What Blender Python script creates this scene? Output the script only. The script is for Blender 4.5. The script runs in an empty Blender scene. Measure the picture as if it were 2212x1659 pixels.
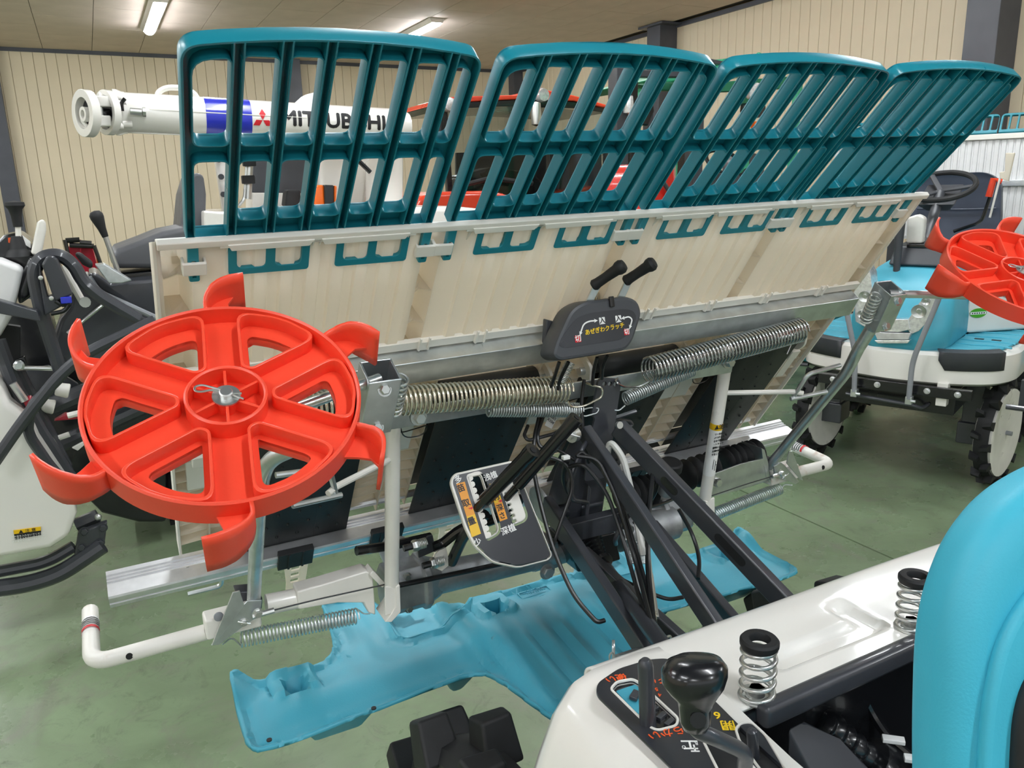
import bpy, bmesh, math, random
from mathutils import Vector as V, Matrix
random.seed(7)
sc = bpy.context.scene
col = sc.collection
R = math.radians
# ------------------------------------------------------------------ camera
FPX = 1709.2
yaw, pit, rol = R(27.2007), R(14.0796), R(-1.5254)
CAM = V((0, 0, 1.65))
FW = V((math.sin(yaw)*math.cos(pit), math.cos(yaw)*math.cos(pit), -math.sin(pit)))
_rt = V((math.cos(yaw), -math.sin(yaw), 0)); _up = _rt.cross(FW)
RT = _rt*math.cos(rol) + _up*math.sin(rol); UP = RT.cross(FW)
cd = bpy.data.cameras.new('camera'); cam = bpy.data.objects.new('camera', cd); col.objects.link(cam)
cd.sensor_fit = 'HORIZONTAL'; cd.sensor_width = 36; cd.lens = 36*FPX/2212; cd.clip_start = .02
cam.matrix_world = Matrix((( RT.x, UP.x, -FW.x, CAM.x), (RT.y, UP.y, -FW.y, CAM.y), (RT.z, UP.z, -FW.z, CAM.z), (0, 0, 0, 1)))
sc.camera = cam
# ------------------------------------------------------------------ light and exposure
w = bpy.data.worlds.new('world'); sc.world = w; w.use_nodes = True
w.node_tree.nodes['Background'].inputs[0].default_value = (.93, .97, 1, 1)
w.node_tree.nodes['Background'].inputs[1].default_value = .38
LAMP = 36.0            # radiance of the fluorescent diffusers
sc.view_settings.view_transform = 'Standard'; sc.view_settings.look = 'None'
sc.view_settings.exposure = 1.15; sc.view_settings.gamma = 1; sc.view_settings.use_curve_mapping = False
LAMP_X = (-5.36, -2.2, .96, 4.12); LAMP_Y = (-4.6, -.9, 2.8, 6.5, 10.65)
# ------------------------------------------------------------------ measured surfaces
def ray(x, y): return FW + RT*((x-1106)/FPX) - UP*((y-829.5)/FPX)
def on(x, y, o, n):
    d = ray(x, y); return CAM + d*(((o-CAM).dot(n))/d.dot(n))
def AY(x, y, v): return on(x, y, V((0, v, 0)), V((0, 1, 0)))
def AX(x, y, v): return on(x, y, V((v, 0, 0)), V((1, 0, 0)))
def AZ(x, y, v): return on(x, y, V((0, 0, v)), V((0, 0, 1)))
SL = R(35.8)
PO = V((0, .94, 1.602)); PU = V((0, math.sin(SL), -math.cos(SL))); PN_ = V((0, -math.cos(SL), -math.sin(SL)))
def PN(x, t, w=0): return PO + V((x, 0, 0)) + PU*t + PN_*w          # seedling platform: across, down the slope, out of its back
# ------------------------------------------------------------------ materials
def lin(h):
    if isinstance(h, str):
        h = [int(h[i:i+2], 16)/255 for i in (0, 2, 4)]
    return tuple((c/12.92 if c <= .04045 else ((c+.055)/1.055)**2.4) for c in h) + (1,)
def mat(name, c, rough=.4, metal=0, var=.06, scale=8, bump=0, bscale=200, coat=0, rvar=.08, trans=0, spec=.5, c2=None, sss=0, glow=0, lo=.35, hi=.68):
    m = bpy.data.materials.new(name); m.use_nodes = True; nt = m.node_tree; N = nt.nodes; L = nt.links
    b = N['Principled BSDF']
    tc = N.new('ShaderNodeTexCoord'); nz = N.new('ShaderNodeTexNoise'); nz.inputs['Scale'].default_value = scale; nz.inputs['Detail'].default_value = 6
    L.new(tc.outputs['Object'], nz.inputs['Vector'])
    cl = lin(c); mx = N.new('ShaderNodeMix'); mx.data_type = 'RGBA'
    mr = N.new('ShaderNodeMapRange'); mr.inputs[1].default_value = lo; mr.inputs[2].default_value = hi
    L.new(nz.outputs['Fac'], mr.inputs[0]); L.new(mr.outputs[0], mx.inputs['Factor'])
    d = lin(c2) if c2 else tuple(min(1, v*(1-var*2.2)) for v in cl[:3])+(1,)
    mx.inputs['A'].default_value = tuple(min(1, v*(1+var)) for v in cl[:3])+(1,) if not c2 else cl
    mx.inputs['B'].default_value = d
    L.new(mx.outputs['Result'], b.inputs['Base Color'])
    r2 = N.new('ShaderNodeMapRange'); r2.inputs[3].default_value = max(.02, rough-rvar); r2.inputs[4].default_value = min(1, rough+rvar)
    L.new(nz.outputs['Fac'], r2.inputs[0]); L.new(r2.outputs[0], b.inputs['Roughness'])
    b.inputs['Metallic'].default_value = metal
    b.inputs['Coat Weight'].default_value = coat; b.inputs['Coat Roughness'].default_value = .08
    b.inputs['Specular IOR Level'].default_value = spec
    if glow:      # thin moulding: light passes through it
        tr = N.new('ShaderNodeBsdfTranslucent'); tr.inputs['Color'].default_value = lin('f9f1e2'); ms = N.new('ShaderNodeMixShader'); ms.inputs[0].default_value = glow
        L.new(b.outputs[0], ms.inputs[1]); L.new(tr.outputs[0], ms.inputs[2]); L.new(ms.outputs[0], N['Material Output'].inputs['Surface'])
    if trans: b.inputs['Transmission Weight'].default_value = trans
    if sss:
        b.inputs['Subsurface Weight'].default_value = sss; b.inputs['Subsurface Scale'].default_value = .02
    if bump:
        n2 = N.new('ShaderNodeTexNoise'); n2.inputs['Scale'].default_value = bscale; n2.inputs['Detail'].default_value = 3
        L.new(tc.outputs['Object'], n2.inputs['Vector'])
        bp = N.new('ShaderNodeBump'); bp.inputs['Strength'].default_value = bump; bp.inputs['Distance'].default_value = .002
        L.new(n2.outputs['Fac'], bp.inputs['Height']); L.new(bp.outputs['Normal'], b.inputs['Normal'])
    return m
M = dict(
 rack=mat('teal_plastic', '1d8799', .3, var=.03, scale=5),
 rackf=mat('teal_plastic_far', '1c8798', .4, var=.05),
 cream=mat('cream_plastic', 'f3ede1', .5, var=.03, scale=3, glow=.42),
 lip=mat('white_plastic', 'efece4', .42, var=.02),
 red=mat('red_plastic', 'f64f34', .38, var=.03, scale=6, bump=.05, bscale=300),
 blue=mat('turquoise_plastic', '46a6bd', .45, var=.05, scale=4, bump=.08, bscale=350),
 seat=mat('turquoise_seat_plastic', '3fb2cd', .48, var=.02, bump=.1, bscale=500),
 galv=mat('galvanised_steel', 'd3d8da', .34, .9, var=.08, scale=30, rvar=.1),
 bright=mat('bright_zinc_steel', 'd8dad8', .3, .9, var=.04, scale=12),
 spring=mat('yellow_zinc_spring_wire', 'dcd7c6', .24, .9, var=.05, scale=30),
 coil=mat('bright_spring_wire', 'c4c6c6', .18, 1, var=.04, scale=30),
 alu=mat('aluminium_extrusion', 'dfe0e2', .45, .8, var=.08, scale=20),
 cast=mat('cast_aluminium', 'a9acae', .48, .6, var=.14, scale=22, bump=.25, bscale=120),
 dark=mat('charcoal_paint', '3b3d43', .34, var=.06, coat=.3),
 dark2=mat('charcoal_plastic', '44464b', .42, var=.05, bump=.05),
 black=mat('black_paint', '17181b', .25, var=.05, coat=.4),
 rubber=mat('black_rubber', '1b1c1e', .62, var=.15, scale=14, bump=.15, bscale=80),
 belt=mat('black_rubber_belt', '1d2122', .55, var=.1, bump=.1),
 cable=mat('black_cable_sheath', '191a1c', .35, var=.05),
 hose=mat('grey_cable_sheath', 'c3c4c0', .45, var=.04),
 white=mat('white_paint', 'f1eee8', .2, var=.015, scale=2, coat=.5),
 pipe=mat('white_pipe_paint', 'ece9e2', .3, var=.03, scale=12, coat=.2),
 rusty=mat('white_paint_with_rust', 'ece9e2', .35, scale=16, c2='b58f6e', rvar=.15, lo=.6, hi=.74),
 decal=mat('charcoal_decal', '303238', .3, var=.06, scale=10, coat=.3),
 amber=mat('orange_decal', 'f2a01e', .4, var=.02), yellow=mat('yellow_decal', 'f4c416', .4, var=.02),
 inkw=mat('white_ink', 'f4f4f2', .5, var=.01), inkk=mat('black_ink', '17171a', .5, var=.02), inky=mat('yellow_ink', 'f5cf2a', .5, var=.01),
 inko=mat('orange_ink', 'f2612c', .5, var=.01), inkr=mat('red_ink', 'd5202c', .5, var=.01),
 grey=mat('grey_paint', '8d9095', .4, var=.05), seatg=mat('grey_vinyl', '595a5e', .45, var=.05, bump=.08),
 navy=mat('blue_grey_vinyl', '3f4757', .5, var=.06, bump=.08),
 cab=mat('red_orange_paint', 'e8482c', .25, var=.03, coat=.4), crim=mat('crimson_paint', 'a8152e', .3, var=.04, coat=.3),
 redp=mat('red_paint', 'd8281e', .28, var=.03, coat=.4),
 glass=mat('dark_tinted_glass', '33373a', .06, var=.02, spec=.8, coat=.5),
 lens=mat('headlamp_reflector', 'e6e9ea', .15, .5, var=.1, scale=60, bump=.9, bscale=70, coat=.6),
 orange=mat('orange_lens', 'ef6a1a', .2, var=.08, coat=.5),
 green=mat('green_paint', '3fae82', .35, var=.05, coat=.2), greend=mat('dark_green_paint', '1f6b4d', .4, var=.05),
 royal=mat('royal_blue_paint', '2a35c0', .25, var=.02, coat=.4),
 cloth=mat('white_vinyl_cover', 'e6e6e6', .5, var=.03),
 green2=mat('green_sticker', '4aa52a', .4, var=.02),
)
def glass_clear():
    m = bpy.data.materials.new('clear_cab_glass'); m.use_nodes = True; b = m.node_tree.nodes['Principled BSDF']
    b.inputs['Base Color'].default_value = (.55, .6, .6, 1); b.inputs['Roughness'].default_value = .03
    b.inputs['Transmission Weight'].default_value = 1; b.inputs['IOR'].default_value = 1.1; b.inputs['Coat Weight'].default_value = .6; b.inputs['Coat Roughness'].default_value = .02
    return m
M['clear'] = glass_clear()
# ------------------------------------------------------------------ mesh helpers
def ortho(d):
    a = V((0, 0, 1)) if abs(d.z) < .9 else V((1, 0, 0))
    u = d.cross(a).normalized(); return u, d.cross(u).normalized()
def rpath(pts, r=.02, n=5):
    pts = [V(p) for p in pts]; out = [pts[0]]
    for i in range(1, len(pts)-1):
        p, a, b = pts[i], pts[i-1], pts[i+1]
        k = min(r, (a-p).length*.48, (b-p).length*.48)
        s, e = p+(a-p).normalized()*k, p+(b-p).normalized()*k
        for j in range(n+1):
            t = j/n; out.append(s*(1-t)**2 + p*2*t*(1-t) + e*t*t)
    return out+[pts[-1]]
def rpoly(pts, r=.01, n=4):
    out = []; m = len(pts)
    for i in range(m):
        ri = r[i] if isinstance(r, (list, tuple)) else r
        p, a, b = V(pts[i]), V(pts[i-1]), V(pts[(i+1) % m])
        if ri <= 0: out.append(p); continue
        k = min(ri, (a-p).length*.48, (b-p).length*.48)
        s, e = p+(a-p).normalized()*k, p+(b-p).normalized()*k
        for j in range(n+1):
            t = j/n; out.append(s*(1-t)**2 + p*2*t*(1-t) + e*t*t)
    return out
class G:
    def __init__(s): s.v = []; s.f = []
    def add(s, vs, fs):
        k = len(s.v); s.v += [V(p) for p in vs]; s.f += [[i+k for i in q] for q in fs]; return s
    def box(s, c, a, b, d):
        c, a, b, d = V(c), V(a), V(b), V(d)
        vs = [c+a*i+b*j+d*k for i in (-1, 1) for j in (-1, 1) for k in (-1, 1)]
        if a.cross(b).dot(d) < 0: fs = [(0, 2, 3, 1), (4, 5, 7, 6), (0, 1, 5, 4), (2, 6, 7, 3), (0, 4, 6, 2), (1, 3, 7, 5)]; fs = [f[::-1] for f in fs]
        else: fs = [(0, 1, 3, 2), (4, 6, 7, 5), (0, 4, 5, 1), (2, 3, 7, 6), (0, 2, 6, 4), (1, 5, 7, 3)]
        return s.add(vs, fs)
    def abox(s, x0, x1, y0, y1, z0, z1):
        return s.box(((x0+x1)/2, (y0+y1)/2, (z0+z1)/2), (abs(x1-x0)/2, 0, 0), (0, abs(y1-y0)/2, 0), (0, 0, abs(z1-z0)/2))
    def bar(s, p0, p1, w, h, up=(0, 0, 1)):
        p0, p1 = V(p0), V(p1); d = p1-p0; sd = d.cross(V(up)).normalized(); u = sd.cross(d).normalized()
        return s.box((p0+p1)/2, sd*w/2, d/2, u*h/2)
    def tube(s, pts, r, n=10, closed=False, cap=True):
        pts = [V(p) for p in pts]; m = len(pts); rs = r if isinstance(r, (list, tuple)) else [r]*m
        tg = []
        for i in range(m):
            a = pts[i-1] if (i or closed) else pts[i]; b = pts[(i+1) % m] if (i < m-1 or closed) else pts[i]
            tg.append((b-a).normalized() if (b-a).length > 1e-9 else V((0, 0, 1)))
        u, _ = ortho(tg[0]); vs = []
        for i in range(m):
            u = (u - tg[i]*u.dot(tg[i])); u = u.normalized() if u.length > 1e-6 else ortho(tg[i])[0]
            b = tg[i].cross(u)
            vs += [pts[i] + (u*math.cos(2*math.pi*j/n) + b*math.sin(2*math.pi*j/n))*rs[i] for j in range(n)]
        fs = []
        for i in range(m if closed else m-1):
            k = (i+1) % m
            fs += [(i*n+j, i*n+(j+1) % n, k*n+(j+1) % n, k*n+j) for j in range(n)]
        if cap and not closed: fs += [list(range(n))[::-1], [(m-1)*n+j for j in range(n)]]
        return s.add(vs, fs)
    def prism(s, poly, vec):
        poly = [V(p) for p in poly]; vec = V(vec); n = len(poly)
        nm = sum(((poly[i]-poly[0]).cross(poly[(i+1) % n]-poly[0]) for i in range(n)), V((0, 0, 0)))
        if nm.dot(vec) > 0: poly = poly[::-1]
        vs = poly+[p+vec for p in poly]
        return s.add(vs, [list(range(n)), [n+i for i in range(n)][::-1]] + [((i+1) % n, i, n+i, n+(i+1) % n) for i in range(n)])
    def lathe(s, prof, o, ax, n=24, closed=False):
        o, ax = V(o), V(ax).normalized(); u, b = ortho(ax); m = len(prof); vs = []
        for (r, z) in prof:
            vs += [o+ax*z+(u*math.cos(2*math.pi*j/n)+b*math.sin(2*math.pi*j/n))*r for j in range(n)]
        fs = [(i*n+j, i*n+(j+1) % n, ((i+1) % m)*n+(j+1) % n, ((i+1) % m)*n+j) for i in range(m if closed else m-1) for j in range(n)]
        if not closed:
            if prof[0][0] > 1e-5: fs.append(list(range(n))[::-1])
            if prof[-1][0] > 1e-5: fs.append([(m-1)*n+j for j in range(n)])
        return s.add(vs, fs)
    def sheet(s, rows):
        a, b = len(rows), len(rows[0])
        return s.add([p for r in rows for p in r], [(i*b+j, i*b+j+1, (i+1)*b+j+1, (i+1)*b+j) for i in range(a-1) for j in range(b-1)])
    def loft(s, secs, cap=True):
        n = len(secs[0]); m = len(secs)
        fs = [(i*n+j, i*n+(j+1) % n, (i+1)*n+(j+1) % n, (i+1)*n+j) for i in range(m-1) for j in range(n)]
        if cap: fs += [list(range(n))[::-1], [(m-1)*n+j for j in range(n)]]
        return s.add([p for q in secs for p in q], fs)
    def ball(s, c, r, n=12, ax=(0, 0, 1), k=1.0):
        m = n//2; return s.lathe([(r*math.sin(math.pi*i/m), -r*k*math.cos(math.pi*i/m)) for i in range(m+1)], c, ax, n)
    def hexbolt(s, c, ax, r=.008, h=.006, washer=True):
        c, ax = V(c), V(ax).normalized()
        if washer: s.lathe([(r*1.35, 0), (r*1.35, .0015)], c, ax, 14)
        s.lathe([(r, .0015), (r, h*.8), (r*.82, h), ], c, ax, 6); return s
    def coil(s, p0, p1, rad, wire, turns, n=6, per=12):
        p0, p1 = V(p0), V(p1); d = (p1-p0); ax = d.normalized(); u, b = ortho(ax); N_ = int(turns*per)
        s.tube([p0+d*(i/N_)+(u*math.cos(2*math.pi*i/per)+b*math.sin(2*math.pi*i/per))*rad for i in range(N_+1)], wire, n); return s
    def build(s, name, m, parent=None, smooth=35, bev=0, sol=0, sub=0, recalc=True, **props):
        me = bpy.data.meshes.new(name); me.from_pydata([tuple(p) for p in s.v], [], s.f); me.update()
        if recalc:
            import bmesh
            bm = bmesh.new(); bm.from_mesh(me); bmesh.ops.remove_doubles(bm, verts=bm.verts, dist=1e-6)
            bmesh.ops.recalc_face_normals(bm, faces=bm.faces); bm.to_mesh(me); bm.free()
        return link(name, me, m, parent, smooth, bev, sol, sub, **props)
def link(name, me, m, parent=None, smooth=35, bev=0, sol=0, sub=0, **props):
    if smooth:
        for p in me.polygons: p.use_smooth = True
        if not sub: me.set_sharp_from_angle(angle=R(smooth))
    me.materials.append(M[m] if isinstance(m, str) else m)
    o = bpy.data.objects.new(name, me); col.objects.link(o)
    if sol:
        d = o.modifiers.new('sol', 'SOLIDIFY'); d.thickness = sol; d.offset = 0
    if bev:
        d = o.modifiers.new('bev', 'BEVEL'); d.width = bev; d.segments = 2; d.limit_method = 'ANGLE'; d.angle_limit = R(40)
        me.set_sharp_from_angle(angle=R(180))
        if smooth:
            d2 = o.modifiers.new('wn', 'WEIGHTED_NORMAL')
    if sub:
        d = o.modifiers.new('sub', 'SUBSURF'); d.levels = sub; d.render_levels = sub
    put(o, parent)
    for k, v in props.items(): o[k] = v
    return o
LOCAL = [False]
def put(o, parent):
    if parent and LOCAL[0]:
        o.parent = parent
    elif parent:
        o.parent = parent
        o.matrix_parent_inverse = world(parent).inverted()
def world(o):
    m = o.matrix_basis.copy()
    if o.parent: m = world(o.parent) @ o.matrix_parent_inverse @ m
    return m
def frame(o, u, v):
    u = V(u).normalized(); v = V(v); v = (v-u*u.dot(v)).normalized(); n = u.cross(v); o = V(o)
    return Matrix(((u.x, v.x, n.x, o.x), (u.y, v.y, n.y, o.y), (u.z, v.z, n.z, o.z), (0, 0, 0, 1)))
def curve_mesh(c, T):
    o = bpy.data.objects.new('tmp', c); col.objects.link(o)
    dg = bpy.context.evaluated_depsgraph_get(); dg.update()
    me = bpy.data.meshes.new_from_object(o.evaluated_get(dg)); me.transform(T)
    bpy.data.objects.remove(o); bpy.data.curves.remove(c); me.materials.clear(); return me
def plate(name, loops, T, th, m, parent=None, bev=0, smooth=35, bres=1, **props):
    """flat plate with holes: 2-D loops, thickness th centred on the frame's plane"""
    c = bpy.data.curves.new(name, 'CURVE'); c.dimensions = '2D'; c.fill_mode = 'BOTH'; c.extrude = th/2-bev; c.bevel_depth = bev; c.bevel_resolution = bres; c.offset = -bev
    for lp in loops:
        s = c.splines.new('POLY'); s.points.add(len(lp)-1); s.use_cyclic_u = True
        for p, q in zip(s.points, lp): p.co = (q[0], q[1], 0, 1)
    return link(name, curve_mesh(c, T), m, parent, smooth, **props)
def text(s_, T, size, m, parent, name='lettering', th=.0004, sx=1, align='CENTER', bold=0, shear=0, **props):
    c = bpy.data.curves.new(name, 'FONT'); c.body = s_; c.size = size; c.align_x = align; c.align_y = 'CENTER'; c.extrude = th/2; c.resolution_u = 3
    me = curve_mesh(c, Matrix.Diagonal((sx, 1, 1, 1)))
    if bold:      # heavier stroke: the same glyphs laid a hair apart
        bb = bmesh.new(); k = bold*.9
        for q in ((-k, 0, 0), (k, 0, .00001), (0, k, .00002), (0, -k, .00003)):
            n0 = len(bb.verts); bb.from_mesh(me); bb.verts.ensure_lookup_table(); bmesh.ops.translate(bb, verts=bb.verts[n0:], vec=q)
        bb.to_mesh(me); bb.free()
    me.transform(T)
    return link(name, me, m, parent, 0, **props)
def thing(name, label, cat, loc=(0, 0, 0), rot=0, group=None):
    o = bpy.data.objects.new(name, None); col.objects.link(o); o.location = loc; o.rotation_euler = (0, 0, rot); o.empty_display_size = .1
    o.matrix_basis = Matrix.Translation(V(loc)) @ Matrix.Rotation(rot, 4, 'Z')
    o['label'] = label; o['category'] = cat
    if group: o['group'] = group
    return o
def tag(o, label, cat, group=None):
    o['label'] = label; o['category'] = cat
    if group: o['group'] = group
    return o
def dup(o, parent, T=None):
    c = o.copy(); col.objects.link(c)
    if parent: c.parent = parent
    if T is not None: c.matrix_basis = T @ c.matrix_basis
    return c
def arc(c, r, a0, a1, n): return [(c[0]+r*math.cos(R(a0+(a1-a0)*i/n)), c[1]+r*math.sin(R(a0+(a1-a0)*i/n))) for i in range(n+1)]
def circ2(c, r, n=20): return arc(c, r, 0, 360*(n-1)/n, n-1)
def slot2(c, w, h, n=6):   # upright stadium
    r = w/2; return arc((c[0], c[1]+h/2-r), r, 0, 180, n)+arc((c[0], c[1]-h/2+r), r, 180, 360, n)
# ================================================================== the hall
CX0, CX1, CY0, CY1, CH = -8.0, 7.26, -7.0, 13.57, 3.675
def floor_mat():
    m = bpy.data.materials.new('green_painted_concrete'); m.use_nodes = True; nt = m.node_tree; N = nt.nodes; L = nt.links; b = N['Principled BSDF']
    tc = N.new('ShaderNodeTexCoord')
    def noise(sc_, det=8, rough=.6, dist=0):
        n = N.new('ShaderNodeTexNoise'); n.inputs['Scale'].default_value = sc_; n.inputs['Detail'].default_value = det; n.inputs['Roughness'].default_value = rough; n.inputs['Distortion'].default_value = dist
        L.new(tc.outputs['Object'], n.inputs['Vector']); return n
    def ramp(src, a, b_):
        r = N.new('ShaderNodeMapRange'); r.inputs[1].default_value = a; r.inputs[2].default_value = b_; L.new(src, r.inputs[0]); return r.outputs[0]
    def mix(f, A, B):
        x = N.new('ShaderNodeMix'); x.data_type = 'RGBA'; L.new(f, x.inputs['Factor'])
        for k, v in (('A', A), ('B', B)):
            if isinstance(v, tuple): x.inputs[k].default_value = v
            else: L.new(v, x.inputs[k])
        return x.outputs['Result']
    c = mix(ramp(noise(1.1, 6, .6, 1.).outputs['Fac'], .35, .65), lin('7d9070'), lin('66745a'))
    c = mix(ramp(noise(3.4, 10, .72, 1.5).outputs['Fac'], .50, .72), c, lin('76796a'))
    c = mix(ramp(noise(8, 12, .8, .8).outputs['Fac'], .53, .78), c, lin('4f5444'))
    c = mix(ramp(noise(40, 8, .8).outputs['Fac'], .66, .78), c, lin('4c5042'))
    L.new(c, b.inputs['Base Color'])
    L.new(ramp(noise(2.5, 8).outputs['Fac'], 0, 1.6), b.inputs['Roughness'])
    bp = N.new('ShaderNodeBump'); bp.inputs['Strength'].default_value = .15; bp.inputs['Distance'].default_value = .004
    L.new(noise(25, 8, .7).outputs['Fac'], bp.inputs['Height']); L.new(bp.outputs['Normal'], b.inputs['Normal'])
    return m
M['floor'] = floor_mat()
M['wall'] = mat('cream_siding', 'e2d3b8', .5, var=.02, scale=2)
M['wallb'] = mat('cream_wall_backing', 'b09f80', .6, var=.03)
M['ceil'] = mat('ceiling_board', 'd6c4b9', .75, var=.03, scale=3, bump=.35, bscale=90)
M['ceilb'] = mat('ceiling_backing', '3f3a36', .8)
M['steel'] = mat('grey_column_paint', '4d4f58', .4, var=.04, scale=6)
def st(g, name, m, **k):
    o = g.build(name, m, None, **k); o['kind'] = 'structure'; return o
# two slabs with a recessed joint between them
JX = 2.95
g = G(); g.abox(CX0, JX-.006, CY0, CY1, -.1, 0); g.abox(JX+.006, CX1, CY0, CY1, -.1, 0); g.abox(JX-.006, JX+.006, CY0, CY1, -.1, -.006)
fl = st(g, 'floor', 'floor', smooth=0)
cw = st(G().abox(CX0, CX1, CY0, CY1, CH+.02, CH+.1), 'ceiling', 'ceilb', smooth=0)
bw = st(G().abox(CX0, CX1, CY1+.012, CY1+.1, 0, CH+.1), 'wall_back', 'wallb', smooth=0)
rw = st(G().abox(CX1+.012, CX1+.1, CY0, CY1, 0, CH+.1), 'wall_right', 'wallb', smooth=0)
lw = st(G().abox(CX0-.1, CX0, CY0, CY1, 0, CH+.1), 'wall_left', 'wall', smooth=0)
g = G(); g.abox(CX0, -6, CY0-.1, CY0, 0, CH+.1); g.abox(6, CX1, CY0-.1, CY0, 0, CH+.1); g.abox(-6, 6, CY0-.1, CY0, 3.0, CH+.1)   # unseen doorway added behind the camera so daylight lights the undersides
fw_ = st(g, 'wall_front', 'wall', smooth=0)
st(G().abox(-30, 30, -40, CY0-.1, -.12, -.01), 'trim_10', 'floor', smooth=0)
def tile(name, m, parent, g, places):
    first = None
    for T in places:
        if first is None:
            first = g.build(name, m, parent, smooth=0); o = first
        else:
            o = first.copy(); col.objects.link(o)
        o.location = T
# siding boards, each one its own piece
P = .142
tile('board', 'wall', bw, G().prism([(-P/2+.002, .01, 0), (-P/2+.002, -.006, 0), (-P/2+.006, -.01, 0), (P/2-.006, -.01, 0), (P/2-.002, -.006, 0), (P/2-.002, .01, 0)], (0, 0, CH)),
     [(x*P-2.9, CY1, 0) for x in range(72)])
tile('board', 'wall', rw, G().prism([(.01, -P/2+.002, 0), (-.006, -P/2+.002, 0), (-.01, -P/2+.006, 0), (-.01, P/2-.006, 0), (-.006, P/2-.002, 0), (.01, P/2-.002, 0)], (0, 0, CH)),
     [(CX1, CY1-.06-y*P, 0) for y in range(88)])
# ceiling boards 455 x 910
tile('ceiling_panel', 'ceil', cw, G().prism([(-.304, -.606, .02), (.304, -.606, .02), (.304, .606, .02), (-.304, .606, .02)], (0, 0, -.02)),
     [(-.277+.307+.614*i, CY1-.61-1.22*j-(.61 if i % 2 else 0), CH) for i in range(-6, 13) for j in range(-1, 9) if -.277+.614*(i+1) < CX1+.1])
# columns, cornice strips
def hcol(name, x0, x1, y0, y1):
    g = G(); g.abox(x0, x1, y0, y1, 0, CH); st(g, name, 'steel', bev=.006)
hcol('trim_1', CX1-.3, CX1-.012, 9.02, 9.3); hcol('trim_2', CX1-.3, CX1-.012, 4.45, 4.75); hcol('trim_3', CX1-.2, CX1-.012, CY1-.22, CY1-.012)
hcol('trim_4', 3.02, 3.26, CY1-.2, CY1-.012); hcol('trim_5', -1.06, -.85, CY1-.2, CY1-.012); hcol('trim_6', CX1-.3, CX1-.012, -.1, .2)
st(G().abox(CX0, CX1, CY1-.04, CY1-.01, CH-.05, CH), 'trim_7', 'steel', smooth=0)
st(G().abox(CX1-.04, CX1-.01, CY0, CY1-.04, CH-.05, CH), 'trim_8', 'steel', smooth=0)
st(G().abox(CX1-.36, CX1-.012, 8.9, 9.42, CH-.03, CH-.005), 'trim_9', 'steel', smooth=0)
# fluorescent battens
def emis(name, s_):
    m = bpy.data.materials.new(name); m.use_nodes = True; b = m.node_tree.nodes['Principled BSDF']
    b.inputs['Base Color'].default_value = (.9, .9, .9, 1); b.inputs['Emission Color'].default_value = (.93, .97, 1, 1); b.inputs['Emission Strength'].default_value = s_
    return m
M['lamp'] = emis('fluorescent_diffuser', LAMP)
first = None; seen = {(.96, 10.65): 'ceiling lamp batten nearer the left wall corner, above the white unloading tube', (4.12, 10.65): 'ceiling lamp batten right of centre, above the leftmost teal rack'}
for x in LAMP_X:
    for y in LAMP_Y:
        lab = seen.get((x, y), 'white ceiling lamp batten overhead, outside the photographed view')
        if (x, y) not in seen: lab = 'ceiling lamp batten, %s from the back wall, %s row from the right wall' % (('fifth', 'fourth', 'third', 'second', 'first')[LAMP_Y.index(y)], ('fourth', 'third', 'second', 'first')[LAMP_X.index(x)])
        t = thing('ceiling_light', lab, 'lamp', (x, y, CH), 0, 'fluorescent battens on the ceiling')
        if first is None:
            h = G().prism([(-.1, -.88, 0), (.1, -.88, 0), (.07, -.88, -.05), (-.07, -.88, -.05)], (0, 1.76, 0)).build('housing', 'white', None, smooth=0)
            d = G().prism([(.06*math.cos(R(a)), -.85, -.045+.045*math.sin(R(a))) for a in range(180, 361, 15)], (0, 1.70, 0)).build('diffuser', 'lamp', None)
            first = (h, d)
            for o in first: o.parent = t
        else:
            for o in first:
                c = o.copy(); col.objects.link(c); c.parent = t
# ================================================================== rice transplanter: the planting unit
rt = thing('rice_transplanter', 'rice transplanter in the foreground with raised four-row planting unit and cream seedling platform', 'transplanter', (.686, .2, 0))
TILT = V((0, 0, .013))
def PN(x, t, w=0): return PO + V((x, 0, 0)) + TILT*x + PU*t + PN_*w
RO = V((0, .937, 1.607)); RU = V((0, .70711, -.70711)); RN = V((0, -.70711, -.70711))
def PR(x, t, w=0): return RO + V((x, 0, 0)) + TILT*x + RU*t + RN*w
def pnT(x, t, w): return frame(PN(x, t, w), V((1, 0, 0))+TILT, -PU)     # plan frame lying on the platform's back, facing out
XB = [.0855+.3*i for i in range(5)]
# ---- seedling platform: ribbed back, hollow row dividers
def profile():
    p = [(.055, -.03), (.055, 0), (.061, 0), (.064, -.04), (.084, -.04), (.094, 0)]
    for i in range(4):
        a, b = (XB[i]+.0085 if i == 0 else XB[i]+.014), (XB[i+1]-.014)
        if i == 3: b = 1.277
        k = 9; s_ = (b-a)/k
        for j in range(k):
            x = a+s_*j
            if 0 < j: p += [(x+s_*.12, 0), (x+s_*.2, .0045), (x+s_*.62, .0045), (x+s_*.7, 0)]
        if i < 3: p += [(b, 0), (b+.006, -.038), (b+.022, -.038), (b+.028, 0)]
    p += [(1.277, 0), (1.287, -.04), (1.305, -.04), (1.309, 0), (1.316, 0), (1.316, -.03)]
    return p
pf = profile()
pl = G().sheet([[PN(x, .004-.75*w if t == 0 else t, w) for x, w in pf] for t in (0, .1, .2, .285)]).build('seedling_platform', 'cream', rt, sol=.003, smooth=25, recalc=True)
g = G()
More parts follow.
